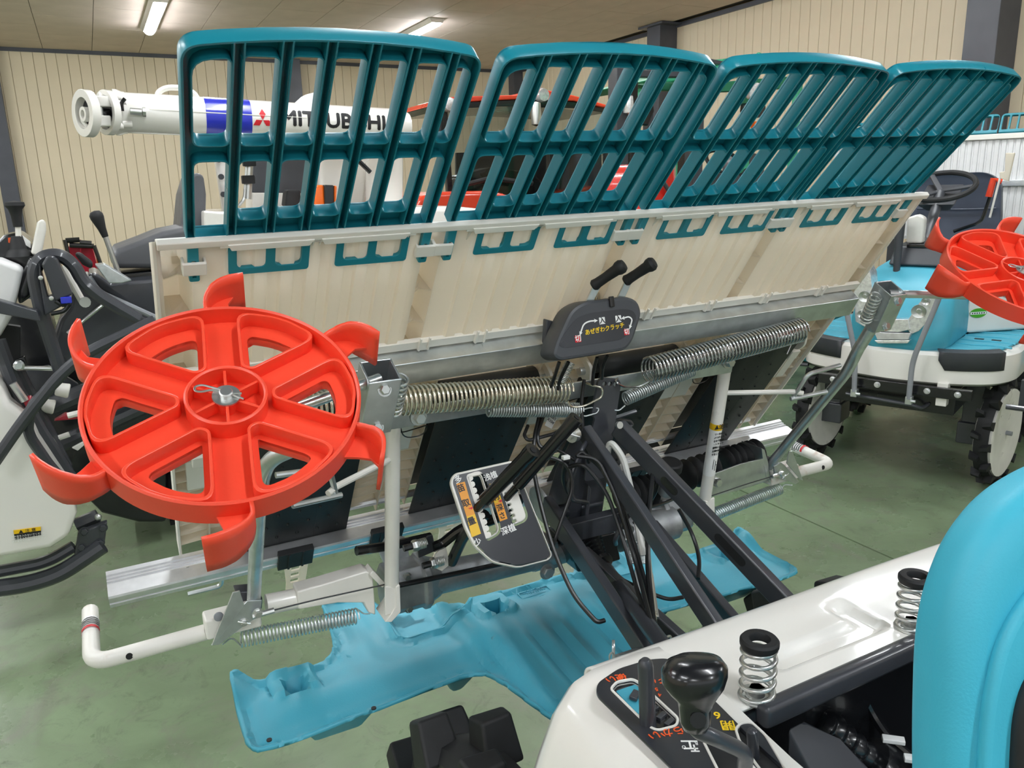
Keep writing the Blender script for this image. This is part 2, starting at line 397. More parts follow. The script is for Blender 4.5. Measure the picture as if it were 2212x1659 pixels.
for xs in [(.063, .094)]+[(x-.013, x+.013) for x in XB[1:4]]+[(1.278, 1.308)]:
    for t in (.055, .115, .175, .235):
        G().prism([PN(xs[0], t, -.038), PN(xs[1], t, -.038), PN(xs[1], t, -.001), PN((xs[0]+xs[1])/2, t+.004, -.012), PN(xs[0], t, -.001)], PU*.0018).build('gusset_web', 'cream', pl, smooth=0)
for sx in (.0545, 1.3165):
    G().prism([PN(sx, .026, -.03), PN(sx, .0, .002), PN(sx, .655, .002), PN(sx, .655, -.03)], V((.003, 0, 0))).build('side_rim', 'lip', pl, smooth=0)
# ledge along the top, with slots the racks slide through
g = G()
g.prism([PN(.058, .005, -.009), PN(.058, -.004, .004), PN(.058, -.002, .0105), PN(.058, .0065, .0105), PN(.058, .0065, .0075), PN(.058, .003, .007), PN(.058, .010, -.009)], (V((1, 0, 0))+TILT)*1.258)
g.build('ledge', 'lip', pl, bev=.0012)
for i in range(4):
    for a, b in ((.045, .142), (.150, .26)):
        x0, x1 = XB[i]+a, XB[i]+b
        G().prism([PN(x0, .004, .008), PN(x1, .004, .008), PN(x1-.006, .0125, .008), PN(x0+.004, .0125, .008)], PN_*.004).build('ledge_lip', 'lip', pl, bev=.0008)
        for xx in (x0, x1):
            G().prism([PN(xx-.008, .006, .001), PN(xx+.008, .006, .001), PN(xx+.008, .006, .010), PN(xx-.008, .006, .010)], PU*.003).prism([PN(xx-.001, .006, .001), PN(xx-.001, .006, .010), PN(xx-.001, .03, .001)], V((.0016, 0, 0))).build('lip_gusset', 'lip', pl, smooth=0)
    for lx in (XB[i]+.0095, XB[i]+.285):
        g = G().box(PN(lx, .035, .0105), V((.0125, 0, 0)), PU*.0085, PN_*.0022)
        g.box(PN(lx-.0115, .035, .005), V((.0015, 0, 0)), PU*.0085, PN_*.007).box(PN(lx+.0115, .035, .005), V((.0015, 0, 0)), PU*.0085, PN_*.007)
        g.build('rod_clip', 'lip', pl, bev=.001)
# lower half: cream ribs between the feed belts
BX = [(x+.068, x+.248) for x in XB[:4]]
secs = [(.057, BX[0][0]-.004)]+[(BX[i][1]+.004, BX[i+1][0]-.004) for i in range(3)]+[(BX[3][1]+.004, 1.315)]
back = G()
back.prism([PN(.057, .285, -.045), PN(1.315, .285, -.045), PN(1.315, .66, -.045), PN(.057, .66, -.045)], PN_*.003)
back.build('lower_backing', 'cream', pl, smooth=0)
for a, b in secs:
    g = G(); m_ = (a+b)/2
    for x in (a, m_-.001, b-.002): g.prism([PN(x, .30, -.043), PN(x, .30, -.006), PN(x, .66, -.004), PN(x, .66, -.043)], V((.0022, 0, 0)))
    for k in range(12):
        t = .31+.029*k; g.prism([PN(a, t, -.043), PN(b, t, -.043), PN(b, t+.002, -.005), PN(m_, t+.008, -.012), PN(a, t+.002, -.005)], PU*.002)
    g.build('rib_panel', 'cream', pl, smooth=0)
    g = G(); g.box(PN(m_, .45, -.012), V(((b-a)*.32, 0, 0)), PU*.035, PN_*.006); g.box(PN(m_-.01, .40, -.006), V((.012, 0, 0)), PU*.012, PN_*.014); g.build('roller_bracket', 'lip', pl, bev=.002)
# feed belts on their rollers
for i, (a, b) in enumerate(BX):
    T_ = .33; r_ = .021; q = []
    for k in range(9): an = R(180-90*k/8*2); q.append((T_+.021+r_*-math.sin(R(180*k/8)), -.006+r_*-math.cos(R(180*k/8))))
    path = [(T_+.30, -.027)]+[(T_+.021-r_*math.sin(R(22.5*k)), -.006-r_*math.cos(R(22.5*k))) for k in range(9)]+[(T_+.34, .012)]+[(T_+.355-(-r_*.8)*math.sin(R(22.5*k)), -.004+r_*.8*math.cos(R(22.5*k))) for k in range(5)]
    be = G().sheet([[PN(x, t, w) for x in (a, a+.06, a+.12, b)] for t, w in path]).build('feed_belt', 'belt', rt, sol=.003)
    g = G()
    for r0 in range(9):
        for c0 in range(5):
            x = a+.02+c0*.035+(.017 if r0 % 2 else 0); t = T_+.04+r0*.034
            if x < b-.008: g.lathe([(.0028, 0), (.0024, .003), (.001, .0042)], PN(x, t, .0135), PN_, 7)
    for x in (a+.06, a+.12): g.prism([PN(x, T_+.02, .0155), PN(x+.0012, T_+.02, .0155), PN(x+.0012, T_+.34, .0135), PN(x, T_+.34, .0135)], PN_*.0006)
    g.build('belt_nub', 'belt', be, smooth=30, kind='stuff')
    G().tube([PN(a-.03, T_+.021, -.006), PN(b+.03, T_+.021, -.006)], .008, 12).build('belt_shaft', 'galv', be)
    G().tube([PN(a-.006, T_+.355, -.004), PN(b+.006, T_+.355, -.004)], .0135, 14).build('belt_roller', 'lip', be)
    for x in (a-.02, b+.02):
        g = G().prism(rpoly([PN(x, .33, -.03), PN(x, .33, .006), PN(x, .355, .02), PN(x, .375, .014), PN(x, .40, -.03)], .008), V((.006, 0, 0))); g.build('shaft_bracket', 'lip', be, bev=.001)
# small steel nodules between the belts
for i in range(3):
    x = XB[i+1]+.02
    G().box(PN(x+.03, .375, .0), V((.007, 0, 0)), PU*.008, PN_*.005).tube(rpath([PN(x+.03, .375, .004), PN(x+.05, .40, .012), PN(x-.01, .415, .01), PN(x-.025, .39, .01)], .02), .0011, 5).tube(rpath([PN(x+.03, .37, .004), PN(x+.04, .425, .014), PN(x, .43, .012), PN(x-.015, .385, .01)], .02), .0011, 5).build('sensor_switch', 'black', pl, smooth=30)
# feed roll strip at the bottom
G().tube([PN(.1, .64, -.012), PN(1.3, .64, -.012)], .007, 8).build('lower_shaft', 'alu', pl)
# ---- galvanised support channel and its white seat strip
ch = G()
sec = [(.222, .0), (.222, .032), (.2625, .036), (.2625, .033), (.2245, .029), (.2245, 0)]
ch.prism([PN(.063, t, w) for t, w in sec], (V((1, 0, 0))+TILT)*1.235)
ch.build('support_channel', 'galv', rt, bev=.0015)
G().prism([PN(.058, .205, .0), PN(.058, .205, .0085), PN(.058, .219, .0085), PN(.058, .219, 0)], (V((1, 0, 0))+TILT)*1.25).build('channel_seat', 'lip', rt, smooth=0)
G().prism([PN(.058, .264, .0), PN(.058, .264, .004), PN(.058, .29, .004), PN(.058, .29, 0)], (V((1, 0, 0))+TILT)*1.25).build('channel_skirt', 'cream', rt, smooth=0)
for x in (.40, .49, .62, .80, .93, 1.06, 1.2, .13, .24):
    G().box(PN(x, .212, .009), V((.008, 0, 0)), PU*.008, PN_*.003).box(PN(x-.007, .206, .013), V((.0015, 0, 0)), PU*.012, PN_*.002).box(PN(x+.007, .206, .013), V((.0015, 0, 0)), PU*.012, PN_*.002).build('channel_clip', 'lip', rt, bev=.0006)
# ---- aluminium guide rail along the bottom
g = G()
sec = [(.673, -.012), (.6715, -.004), (.6735, -.002), (.670, .003), (.672, .005), (.668, .010), (.670, .012), (.6665, .016), (.659, .042), (.662, .0445), (.676, .0445), (.677, .042), (.680, .042), (.681, .0445), (.691, .0445), (.691, .040), (.697, .040), (.697, -.004), (.69, -.012)]
g.prism([PN(-.056, t, w) for t, w in sec], (V((1, 0, 0))+TILT)*1.476)
rail = g.build('guide_rail', 'alu', rt, smooth=0)
for x in (.235, .40, .65, .95, 1.18): G().box(PN(x, .672, .044), V((.03, 0, 0)), PU*.024, PN_*.006).box(PN(x-.012, .672, .051), V((.002, 0, 0)), PU*.024, PN_*.001).box(PN(x+.012, .672, .051), V((.002, 0, 0)), PU*.024, PN_*.001).build('rail_slider', 'rubber', rail, bev=.002)
G().prism([PN(.098, .61, .004), PN(.124, .61, .004), PN(.124, .652, .012), PN(.098, .652, .012)], PN_*.004).hexbolt(PN(.114, .632, .012), PN_, .01, .012).build('end_bracket', 'bright', rail, bev=.001)
G().hexbolt(PN(.063, .668, .018), PN_, .003, .004).build('rail_screw', 'bright', rail)
G().tube(rpath([PN(.06, .735, .03), PN(.115, .735, .03), PN(.118, .70, .02)], .01), .004, 8).build('stop_pin', 'galv', rail)
# seedling gate claws hanging under the rail
def claw(x):
    T = pnT(x, .735, .03)
    plate('seedling_claw', [rpoly([(-.028, .04), (.03, .04), (.024, .0), (.022, -.10), (.018, -.15), (.011, -.15), (.008, -.09), (.002, -.09), (-.001, -.15), (-.012, -.15), (-.013, -.05), (-.018, 0)], .003), rpoly([(-.006, .014), (.009, .014), (.009, .028), (-.006, .028)], .002), rpoly([(-.006, -.008), (.009, -.008), (.009, .006), (-.006, .006)], .002), rpoly([(-.006, -.03), (.009, -.03), (.009, -.016), (-.006, -.016)], .002), rpoly([(-.006, -.052), (.009, -.052), (.009, -.038), (-.006, -.038)], .002)], T, .004, 'cream', rail, .0006)
for i in range(4): claw(XB[i]+.155)
# ---- four rack extensions
def rack_parts(x0):
    T = frame(PR(x0, 0, 0), V((1, 0, 0))+TILT, -RU)      # x across, y up the slope, z towards the tractor
    W = .287; bars = [.048, .090, .130, .172, .212, .254]; e = .0098; h = .0052
    top = [(x, .236+.012*(1-((x-W/2)/(W/2))**2)) for x in [W*k/8 for k in range(9)]]
    outl = [(0, -.007), (W, -.007)] + [(W, .236)] + top[::-1][1:-1] + [(0, .236)]
    outl = rpoly(outl, [0, 0, .038]+[0]*7+[.038], 7)
    edges = [e]+[v for b in bars for v in (b-h, b+h)]+[W-e]
    cells = []
    for k in range(7):
        a, b = edges[2*k], edges[2*k+1]
        ty = .222+.006*(1-(((a+b)/2-W/2)/(W/2))**2)
        up = [(a, .125), (b, .125), (b, ty), (a, ty-(.004 if k == 0 else 0))]
        rr = [.0065]*4
        if k == 0: rr = [.008, .008, .008, .028]
        if k == 6: rr = [.008, .008, .022, .008]; up[2] = (b, ty-.004)
        cells.append(rpoly(up, rr))
        lo = [(a, .020 if 0 < k < 6 else -.004), (b, .020 if 0 < k < 6 else -.004), (b, .104), (a, .104)]
        cells.append(rpoly(lo, [.008 if 0 < k < 6 else .001]*2+[.008]*2))
    Z = lambda z: T @ Matrix.Translation((0, 0, z))
    r = plate('seedling_rack', [outl]+cells, Z(-.0125), .003, 'rack', rt, .0005)
    def wall(lp, th, depth, name, off=0.0):
        c2 = V((sum(p[0] for p in lp)/len(lp), sum(p[1] for p in lp)/len(lp)))
        n = len(lp); o2 = []
        for i in range(n):
            a, b, d = V(lp[i-1][:2]), V(lp[i][:2]), V(lp[(i+1) % n][:2]); t = (d-a)
            if t.length < 1e-9: t = V((1, 0))
            t.normalize(); o2.append(b+V((t.y, -t.x))*th)
        return plate(name, [o2, lp] if th > 0 else [lp, o2], Z(-.018+depth/2+off), depth, 'rack', r, .0004)
    wall(outl, -.0024, .018, 'outer_rail', .004)
    for lp in cells: wall(lp, .0016, .018, 'cell_wall', .003)
    for b in bars:
        gg = G(); yt = .2345+.012*(1-((b-W/2)/(W/2))**2)
        for sd in (-1, 1): gg.box(Z(-.004) @ V((b+sd*(h-.0007), (yt-.006)/2, 0)), V((.0008, 0, 0)), -RU*((yt+.006)/2), RN*.0085)
        gg.build('upright', 'rack', r, smooth=0)
    # hooks and loops below the ledge
    T2 = pnT(x0, 0, .004)
    for (i0, i2) in ((0, 2), (3, 5)):
        a, b, m_ = bars[i0]-h, bars[i2]+h, bars[i0+1]
        o2 = rpoly([(a, 0), (a, -.052), (b, -.052), (b, 0)], [0, .005, .005, 0])
        h1 = rpoly([(a+.0095, -.002), (m_-.0055, -.002), (m_-.0055, -.0425), (a+.0095, -.0425)], [.001, .001, .007, .007]); h2 = rpoly([(m_+.0055, -.002), (b-.0095, -.002), (b-.0095, -.0425), (m_+.0055, -.0425)], [.001, .001, .007, .007])
        lo = plate('support_loop', [o2, h1, h2], T2, .006, 'rack', r, .0008)
    for lx in (.0057, W-.0057):
        plate('guide_leg', [rpoly([(lx-.0058, .002), (lx-.0058, -.056), (lx+.0058, -.056), (lx+.0058, .002)], [0, .003, .003, 0]), rpoly([(lx-.002, -.026), (lx-.002, -.05), (lx+.002, -.05), (lx+.002, -.026)], .001)], T2, .009, 'rack', r, .001)
    return r
for x0 in (.0885, .3985, .6995, .9945): rack_parts(x0)
# ---- transverse frame, gear cases, posts
MX = lambda p: V((1.372-p.x, p.y, p.z+.013*(1.372-2*p.x)))
def both(f):
    f(lambda p: p); f(MX)
B0, B1 = AY(900, 1258, 1.2), AY(1225, 1186, 1.2)
G().tube([B0, B1], [.03, .025], 14).build('cross_beam', 'cast', rt)
G().tube([MX(B0), MX(B1)], [.03, .025], 14).build('cross_beam', 'cast', rt)
def gearcase(S):
    c = S(AY(868, 1264, 1.205)); s = 1 if c.x < .686 else -1
    g = G()
    sec = lambda x, a, b: [V((c.x+s*x, c.y+dy*a, c.z+dz*b)) for dy, dz in ((-1, -.6), (-.6, -1), (.6, -1), (1, -.6), (1, .6), (.6, 1), (-.6, 1), (-1, .6))]
    g.loft([sec(-.035, .03, .034), sec(-.03, .038, .04), sec(.028, .038, .04), sec(.032, .042, .044), sec(.042, .042, .044), sec(.046, .036, .036), sec(.065, .03, .03)])
    gc = g.build('gear_case', 'cast', rt, smooth=25, bev=.002)
    for dz in (-.03, .03): G().hexbolt((c.x+s*.0, c.y-.03, c.z+dz), (0, -1, 0), .006, .007).build('case_bolt', 'bright', gc)
    # forks rising behind the case
    G().prism([V((c.x-s*.02, c.y+.02, c.z+.03)), V((c.x+s*.025, c.y+.02, c.z+.03)), V((c.x+s*.02, c.y+.02, c.z+.075)), V((c.x-s*.012, c.y+.02, c.z+.085)), V((c.x-s*.03, c.y+.02, c.z+.06))], (0, .012, 0)).build('case_fork', 'galv', gc, bev=.001)
    # white tapered stay reaching outwards
    q = [(642, 1278), (700, 1262), (792, 1234), (806, 1241), (812, 1330), (796, 1324), (786, 1303), (730, 1303), (700, 1308), (645, 1318)]
    pts = [S(AY(x, y, 1.165)) for x, y in q]
    if s > 0: G().prism(pts, (0, .035, 0)).build('side_stay', 'pipe', rt, bev=.003)
    e = [(786, 1238), (806, 1241), (812, 1330), (845, 1318), (842, 1225), (830, 1215)]
    if s > 0: G().prism([S(AY(x, y, 1.16)) for x, y in ((806, 1232), (834, 1262), (826, 1270), (798, 1242))], (0, .03, 0)).build('stay_flange', 'pipe', rt, bev=.001)
    G().tube([S(AY(575, 1306, 1.185)), S(AY(648, 1291, 1.185))], .0165, 14).build('stay_tube', 'pipe', rt)
    a, b = S(AY(441, 1352, 1.185)), S(AY(560, 1322, 1.185))
    G().bar(a, b, .036, .034).build('stay_socket', 'rusty', rt, bev=.004)
    G().lathe([(.007, 0), (.007, .003), (.004, .004)], S(AY(472, 1331, 1.165)), (0, -1, 0), 16).build('socket_plug', 'grey', rt)
    # guard pipe
    p0, p1 = S(AY(445, 1365, 1.19)), S(AY(198, 1434, 1.215)); L_ = .17
    g = G().tube(rpath([p0, p1, p1+V((0, .15, .012))], .03, 8), .0125, 14); gp = g.build('guard_pipe', 'rusty', rt)
    d = (p1-p0).normalized(); c2 = p0+(p1-p0)*.68
    G().lathe([(.005, 0), (.005, .0012)], c2+V((0, -.0118, .002)), (0, -1, .15), 14).build('pipe_hole', 'rubber', gp)
    G().tube([p1+V((0, .075, .006)), p1+V((0, .115, .0095))], .0129, 14, cap=False).build('pipe_sticker', 'inkw', gp)
    for k, (m_, yy) in enumerate((('inkr', .079), ('inkk', .089), ('inkk', .095), ('inkk', .101), ('inkk', .107))):
        G().tube([p1+V((0, yy, .006+yy*.03)), p1+V((0, yy+(.006 if k == 0 else .0025), .0062+yy*.03))], .0131, 14, cap=False).build('sticker_print', m_, gp, kind='stuff')
    # hinge plates for the marker arm
    hp = G().prism([S(AY(x, y, 1.16)) for x, y in ((456, 1395), (519, 1314), (535, 1298), (566, 1296), (562, 1330), (546, 1340), (520, 1358), (474, 1393))], (0, .004, 0)).build('hinge_plate', 'galv', rt, bev=.001)
    G().prism([S(AY(x, y, 1.15)) for x, y in ((503, 1280), (518, 1276), (528, 1308), (470, 1385), (458, 1393))], (0, .003, 0)).build('hinge_flange', 'galv', hp, bev=.0008)
    G().prism([S(AY(x, y, 1.2)) for x, y in ((508, 1280), (550, 1276), (568, 1292), (566, 1318), (536, 1326))], (0, .03, 0)).build('hinge_box', 'dark', hp, bev=.003)
    G().hexbolt(S(AY(527, 1344, 1.16)), (0, -1, 0), .005, .006).tube([S(AY(514, 1343, 1.155)), S(AY(541, 1347, 1.155))], .0012, 6).build('hinge_pin', 'bright', hp)
    G().hexbolt(S(AY(557, 1324, 1.15)), (0, -1, 0), .006, .008).tube([S(AY(545, 1332, 1.15)), S(AY(592, 1318, 1.15))], .0045, 8).build('cable_end', 'bright', hp)
    # release wire on to the gear case
    G().tube(rpath([S(AY(592, 1318, 1.15)), S(AY(680, 1296, 1.15)), S(AY(835, 1262, 1.15))], .02), .0012, 6).build('marker_wire', 'cable', rt)
    # return spring
    a, b = S(AY(519, 1380, 1.175)), S(AY(772, 1330, 1.175)); g = G().coil(a, b, .0125, .0014, 34)
    dd = (b-a).normalized(); g.tube(rpath([b+V((0, 0, .0125)), b+dd*.012, S(AY(800, 1325, 1.17))], .008), .0013, 6).tube(rpath([a+V((0, 0, -.0125)), a-dd*.012+V((0, 0, .006)), S(AY(480, 1392, 1.165))], .008), .0013, 6)
    g.build('return_spring', 'galv', rt, smooth=60)
    # upright post
    t, bt = S(AY(849, 872, 1.09)), S(AY(846, 1305, 1.15))
    po = G().tube([t, bt], .0118, 16).build('support_post', 'pipe', rt)
    br = [(830, 1255), (834, 1340), (846, 1344), (866, 1322), (864, 1258), (858, 1262), (856, 1310), (846, 1322), (838, 1318), (836, 1255)]
    g = G()
    g.prism([S(AY(x, y, 1.13)) for x, y in ((856, 1268), (864, 1264), (866, 1322), (846, 1344), (832, 1344), (846, 1326), (856, 1310))], (0, .05, 0)).prism([S(AY(x, y, 1.132)) for x, y in ((832, 1268), (856, 1268), (856, 1312), (846, 1326), (832, 1330))], (0, .004, 0))
    g.build('post_bracket', 'pipe', po, bev=.001)
both(gearcase)
# caution label round the right hand post
t, bt = MX(AY(849, 872, 1.09)), MX(AY(846, 1305, 1.15)); pd = bt-t
px_ = lambda a: t+pd*a
lab = G().tube([px_(.42), px_(.73)], .0121, 18, cap=False).build('caution_label', 'inkw', rt)
G().tube([px_(.42), px_(.455)], .0123, 18, cap=False).build('caution_band', 'yellow', lab)
LT = lambda a, o=0: frame(px_(a)+V((o, -.0127, 0)), (1, 0, 0), -pd)
text('▲注意', LT(.4375, .001), .011, 'inkk', lab, bold=.0003)
for k, s_ in enumerate(('マーカが人', 'ぶつかる恐', 'るので移動', '・トラック', '搬時には、', '左図の様に', 'すること。')): text(s_, LT(.478+.020*k), .0052, 'inkk', lab, bold=.00015)
G().bar(px_(.63)+V((-.004, -.0125, 0)), px_(.69)+V((-.004, -.0125, 0)), .0008, .0004).bar(px_(.64)+V((.001, -.0127, 0)), px_(.70)+V((.001, -.0127, 0)), .0008, .0004).bar(px_(.665)+V((.001, -.0127, 0)), px_(.665)+V((.008, -.0120, 0)), .0008, .0004, (0, 1, 0)).build('label_diagram', 'inkk', lab, smooth=0, kind='stuff')
# flat bar joining the posts
a, b = AY(842, 908, 1.083), AY(1582, 788, 1.083)
fb = G().bar(a, b, .004, .03, (0, -.2, 1)).build('spacer_bar', 'galv', rt, bev=.001)
for q in ((904, 901), (1572, 781)):
    G().hexbolt(AY(*q, 1.078), (0, -1, 0), .0095, .012).build('bar_bolt', 'bright', fb)
# ---- big and small tension springs
def hook(name, pts, r=.0022, m='bright', par=None): return G().tube(rpath([AY(*p) for p in pts], .012, 5), r, 8).build(name, m, par or rt)
def spring(a, b, rad, wire, turns, m, ha):
    o = G().coil(AY(*a), AY(*b), rad, wire, turns, 7, 14).build('tension_spring', m, rt, smooth=60)
    for h in ha: hook('spring_hook', h, wire*.85, m, o)
spring((664, 880, 1.045), (1224, 840, 1.05), .0205, .0022, 58, 'spring', [[(1224, 862, 1.045), (1232, 880, 1.045), (1262, 878, 1.045), (1300, 858, 1.045), (1302, 838, 1.045), (1278, 832, 1.048), (1262, 826, 1.06)]])
spring((1398, 800, 1.05), (1730, 712, 1.045), .0213, .0022, 46, 'coil', [[(1402, 824, 1.045), (1380, 836, 1.045), (1345, 836, 1.045), (1328, 824, 1.045), (1334, 818, 1.06)]])
spring((1055, 884, 1.055), (1253, 886, 1.055), .0108, .0016, 38, 'galv', [[(1253, 894, 1.05), (1262, 900, 1.05), (1290, 892, 1.05), (1294, 882, 1.052), (1276, 880, 1.055), (1262, 884, 1.055)]])
spring((1350, 862, 1.055), (1498, 798, 1.055), .0105, .0015, 34, 'galv', [[(1350, 876, 1.05), (1336, 888, 1.05), (1322, 884, 1.055), (1318, 880, 1.06)]])
o = G().coil(AY(1738, 702, 1.10), AY(1712, 738, 1.10), .008, .001, 12).tube(rpath([AY(1712, 738, 1.1), AY(1700, 765, 1.1)], .01), .001, 6).build('tension_spring', 'bright', rt, smooth=60)
o = G().coil(AY(1232, 782, 1.02), AY(1210, 826, 1.02), .007, .001, 14).build('tension_spring', 'bright', rt, smooth=60)
# ---- hitch mast
def poly(pts, y): return [AY(a, b, y) for a, b in pts]
mT = frame(AY(1310, 880, 1.055), (1, 0, 0), (0, 0, 1)); mTi = mT.inverted()
def P2(T, pts):
    Ti = T.inverted(); n = T.to_3x3() @ V((0, 0, 1)); o = T.translation; r = []
    for x, y in pts:
        q = Ti @ on(x, y, o, n); r.append(V((q.x, q.y)))
    return r
plate('mast_plate', [rpoly(P2(mT, [(1291, 822), (1300, 814), (1334, 818), (1340, 828), (1330, 895), (1320, 962), (1312, 1030), (1262, 1040), (1268, 960), (1284, 905), (1276, 895)]), .004)] + [[V((c.x+.0042*math.cos(t/8*6.283), c.y+.0042*math.sin(t/8*6.283))) for t in range(8)] for c in P2(mT, [(1304, 829), (1316, 829), (1328, 829)])], mT, .006, 'dark', rt, .0008)
def sect(pts, y, dy): return [AY(a, b, y) for a, b in pts]+[AY(a, b, y)+V((0, dy, 0)) for a, b in pts[::-1]]
g = G().loft([sect([(1268, 930), (1322, 925)], 1.062, .03), sect([(1238, 1035), (1316, 1020)], 1.07, .06), sect([(1226, 1130), (1302, 1112)], 1.08, .08), sect([(1224, 1165), (1298, 1150)], 1.08, .08)])
mast = g.build('hitch_mast', 'dark', rt, smooth=0, bev=.004)
G().prism(poly([(1262, 1040), (1268, 1052), (1262, 1120), (1254, 1120)], 1.075), (0, -.014, 0)).build('mast_gusset', 'dark', mast, bev=.002)
G().bar(AY(1256, 1096, 1.068), AY(1302, 1086, 1.07), .004, .006).build('weld_bead', 'dark', mast, bev=.002)
G().tube([AY(1178, 1112, 1.09), AY(1246, 1098, 1.09)], .0125, 14).build('mast_tube', 'dark', rt)
G().bar(AY(1212, 1152, 1.05), AY(1348, 1118, 1.05), .022, .034).build('mast_crossbar', 'dark', rt, bev=.002)
G().prism(poly([(1225, 1172), (1330, 1150), (1342, 1210), (1250, 1238)], 1.14), (0, .08, 0)).build('centre_case', 'black', rt, bev=.004)
G().prism(poly([(1160, 1180), (1205, 1170), (1215, 1222), (1172, 1238)], 1.18), (0, .06, 0)).hexbolt(AY(1182, 1234, 1.17), (0, -1, 0), .012, .01).build('centre_foot', 'cast', rt, bev=.004)
c0 = AY(1205, 1080, 1.17)
G().tube([AY(1165, 1092, 1.17), AY(1222, 1070, 1.17)], .03, 16).tube([AY(1165, 1092, 1.17), AY(1172, 1089, 1.17)], .036, 16).lathe([(.011, 0), (.011, .02), (.007, .02), (.007, .008)], AY(1197, 1092, 1.14), (0, -1, 0), 12).build('output_case', 'cast', rt)
G().tube([AY(1332, 1160, 1.17), AY(1452, 1128, 1.17)], [.03, .034], 16).build('output_case', 'cast', rt)
for q in ((1355, 1140), (1400, 1150)): G().lathe([(.008, 0), (.008, .012)], AY(*q, 1.135), (0, -1, 0), 8).build('case_bolt', 'bright', rt)
# mast wire guides
for pts in ([(1268, 1085, 1.03), (1236, 1080, 1.0), (1226, 1045, 1.0), (1256, 972, 1.0), (1270, 950, 1.02), (1290, 948, 1.02), (1292, 960, 1.02), (1280, 992, 1.03)], [(1330, 1175, .98), (1328, 1165, .96), (1352, 1118, .95), (1372, 1104, .95), (1398, 1106, .97)], [(1320, 940, 1.07), (1350, 925, 1.08), (1366, 918, 1.08), (1360, 910, 1.08), (1325, 905, 1.07)], [(1322, 905, 1.07), (1374, 888, 1.06)]):
    hook('wire_guide', pts, .0038, 'dark')
# ---- lift links
def link_bar(name, a, b, w_, h_, ext=.45):
    a, b = AY(*a), AY(*b); return G().bar(a, b+(b-a)*ext, w_, h_).build(name, 'dark', rt, bev=.003)
lk = link_bar('lift_link', (1334, 922, 1.03), (1695, 1300, .735), .018, .031, .02)
def onface(a, b, k): return AY(*a).lerp(AY(*b), k)
for k, h in ((.36, .02), (.72, .034)):
    c = onface((1334, 922, 1.03), (1695, 1300, .735), k); d = (AY(1695, 1300, .735)-AY(1334, 922, 1.03)).normalized(); s_ = d.cross(V((0, 0, 1))).normalized(); u = s_.cross(d)
    T = frame(c+s_*(-.0092 if s_.x > 0 else .0092), d, u)
    plate('link_slot', [slot2((0, 0), .016, h*2.2) if 0 else [(x, y) for y, x in slot2((0, 0), .014, h*1.8)]], T, .0008, 'black' if k < .5 else 'green2', lk) if k < .5 else plate('link_slot', [[(x, y) for y, x in slot2((0, 0), .014, h*1.8)]], T, .0008, 'rubber', lk)
link_bar('lift_link', (1262, 930, 1.03), (1548, 1358, .735), .016, .029, .02)
link_bar('lower_link', (1180, 1085, 1.1), (1407, 1428, .79), .016, .032)
link_bar('lower_link', (1405, 1140, 1.11), (1582, 1348, .90), .018, .04)
link_bar('lift_brace', (1256, 1196, 1.0), (1430, 1352, .86), .018, .03, .3)
G().lathe([(.012, 0), (.012, .012), (.006, .012), (.006, .02)], AY(1243, 937, 1.02), (-1, -.4, 0), 14).tube([AY(1230, 938, 1.0), AY(1252, 944, 1.0)], .0014, 6).build('link_pin', 'bright', rt)
G().lathe([(.006, 0), (.006, .006)], AY(1335, 918, 1.015), (0, -1, .2), 14).build('link_pin', 'bright', rt)
# hitch plate at the bottom left with its pin
tp = plate('hitch_lug', [rpoly([(-.014, -.024), (.014, -.024), (.012, .012), (.003, .024), (-.008, .022), (-.013, .008)], .005)], frame(AY(1325, 1418, .76), (.55, .83, 0), (0, 0, 1)), .004, 'galv', rt, .0006)
G().tube([AY(1335, 1428, .76), AY(1385, 1412, .78)], .009, 12).build('hitch_pin', 'bright', rt)
G().tube(rpath([AY(1318, 1432, .75), AY(1316, 1416, .75), AY(1322, 1408, .75), AY(1328, 1418, .75), AY(1320, 1436, .75), AY(1326, 1440, .75)], .006), .0012, 6).build('retaining_clip', 'bright', rt)
# drive shaft with its boot
a, b = AY(1264, 1180, 1.06), AY(1312, 1232, 1.0); d = (b-a); L_ = d.length
G().lathe([(.030, 0)]+[v for k in range(6) for v in ((.031-.0026*k, L_*(.1*k)), (.034-.0028*k, L_*(.1*k+.04)), (.027-.0026*k, L_*(.1*k+.09)))]+[(.019, L_*.66), (.021, L_*.68), (.021, L_*.8), (.012, L_*.82), (.012, L_*1.05)], a, d, 20).build('drive_boot', 'black', rt)
G().tube([AY(1310, 1230, 1.0), AY(1450, 1420, .70)], .012, 12).build('drive_shaft', 'dark', rt)
# turnbuckle, small springs and strap between the links
G().bar(AY(1385, 1150, 1.0), AY(1372, 1330, .9), .012, .004).build('strap', 'galv', rt, bev=.001)
G().bar(AY(1405, 1240, .93), AY(1418, 1335, .86), .008, .006).tube([AY(1400, 1180, .97), AY(1420, 1390, .82)], .003, 8).build('turnbuckle', 'bright', rt, bev=.001)
G().coil(AY(1362, 1165, .98), AY(1366, 1218, .96), .0075, .0012, 16).build('tension_spring', 'galv', rt, smooth=60)
G().coil(AY(1384, 1170, .97), AY(1391, 1218, .95), .007, .0009, 20).build('tension_spring', 'galv', rt, smooth=60)
G().tube(rpath([AY(1412, 1410, .74), AY(1425, 1385, .74), AY(1448, 1372, .76), AY(1452, 1385, .77)], .01), .0018, 6).build('cable_hook', 'bright', rt)
